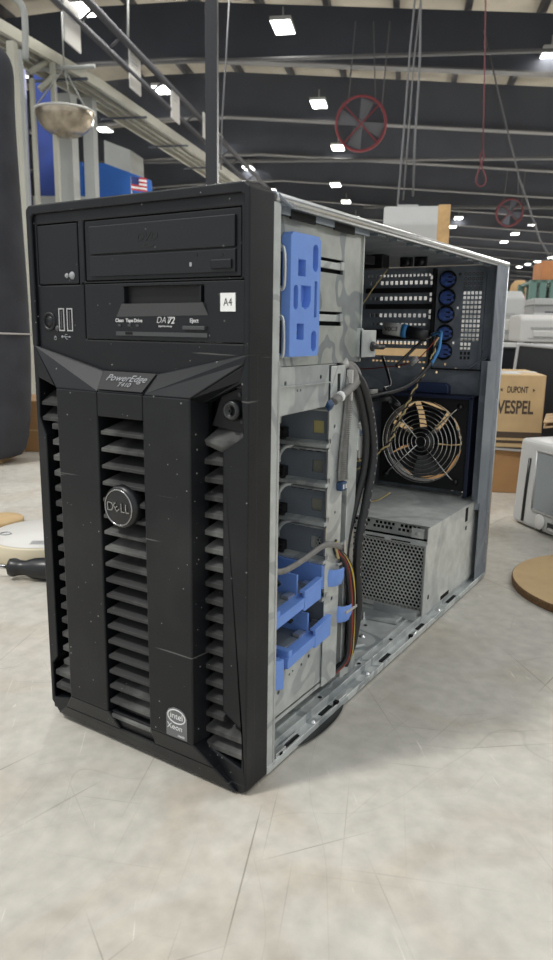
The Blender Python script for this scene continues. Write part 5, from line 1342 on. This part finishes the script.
# dome mirror
c = at(65, 112, 8.0)
DM = empty('dome_mirror', c, 'half dome safety mirror hanging on wires at upper left', 'mirror')
RR = .285
b = MB(); b.lathe([(RR*math.cos(t), -RR*.85*math.sin(t)) for t in [PI/2*k/10 for k in range(10)]]+[(0, -RR*.85)], (0, 0, 0), (0, 0, 1), 36); mk('dome', b, 'mirror', DM)
b = MB(); b.ring((0, 0, 0), (0, 0, 1), RR, .012, 40, 6); mk('rim', b, 'offwhite', DM)
b = MB(); tp = at(64, 68, 8.0)-c
for a in (0, 2.1, 4.2): b.tube([V((RR*math.cos(a), RR*math.sin(a), 0)), tp], .008, 6)
b.tube([tp-UU*.28, tp+UU*.32], .022, 8); b.tube([tp, tp+V((0, 0, .5))], .008, 6); mk('hanging_wires', b, 'column', DM)

# mezzanine clutter low on the left, behind the tower
for i, (u, v, w, h_, m) in enumerate(((-9, 22, 3.0, 1.9, 'beige2'), (-4, 30, 4, 1.6, 'farwall'), (2, 26, 2.5, 1.2, 'column'), (7, 24, 3, .35, 'carton2'), (11, 30, 4, .5, 'beige2'), (5.5, 16, 1.6, .12, 'greengrey'))):
    c = W(u, v, 0); b = MB(); b.box((-w/2, -.6, 0), (w/2, .6, CAM.z+TZ+h_)); b.box((-w/2-.03, -.63, CAM.z+TZ+h_*.6), (w/2+.03, .63, CAM.z+TZ+h_*.6+.06)); o = mk('stacked_shelving', b, m); o.location = (c.x, c.y, -TZ); o.rotation_euler = (0, 0, YAW)
    tag(o, ('pale grey', 'dark grey', 'light grey', 'brown', 'mid grey', 'green')[i]+' distant storage block on the warehouse floor', 'shelving')

# ================================================================== LIGHT
def area(name, loc, size, power, col=(1, .98, .94), rot=None, sy=None):
    l = bpy.data.lights.new(name, 'AREA'); l.energy = power; l.size = size; l.color = col; l.shape = 'RECTANGLE'; l.size_y = sy or size
    o = bpy.data.objects.new(name, l); COL.objects.link(o); o.location = loc; o.rotation_euler = rot or (0, 0, YAW); return o
LE = []
for (u, v, pw) in ((-2.4, 7.5, 110), (3.3, 2.0, 45), (3.3, 7.5, 90), (-6.6, 2.0, 60), (-6.6, 7.5, 90), (7.7, 6, 60)):
    LE.append(area('ceiling_lamp', W(u, v, 4.4), .5, pw, sy=.8))
LE.append(area('nearest_ceiling_lamp', V((-1.38, -2.3, 4.7)), .40, 205, sy=.6))     # the lamp over the photographer's left shoulder
# lamps further down the bays light the roof steel by bounce
for v in (20, 40, 65):
    for u in (-6, 5, 15): LE.append(area('bay_lamp', W(u, v, 4.2), 1.2, 1800))
w = bpy.data.worlds.new('world'); S.world = w; w.use_nodes = True
bg = w.node_tree.nodes['Background']; bg.inputs['Color'].default_value = (.95, .98, 1.0, 1); bg.inputs['Strength'].default_value = .82

# ------------------------------------------------------------------ camera object
cam = bpy.data.cameras.new('camera'); co = bpy.data.objects.new('camera', cam); COL.objects.link(co)
co.location = CAM; co.rotation_euler = ROT
cam.sensor_fit = 'VERTICAL'; cam.sensor_height = 36; cam.sensor_width = 36*553/960; cam.lens = F*36/960
cam.clip_start = .02; cam.clip_end = 400
cam.dof.use_dof = True; cam.dof.focus_distance = .72; cam.dof.aperture_fstop = 15
S.camera = co
# lift everything so that the floor is at height zero
for o in list(S.objects):
    if o.parent is None: o.location.z += TZ
S.view_settings.view_transform = 'Standard'; S.view_settings.look = 'None'; S.view_settings.gamma = 1.0
S.view_settings.exposure = 0.0; S.view_settings.use_curve_mapping = False
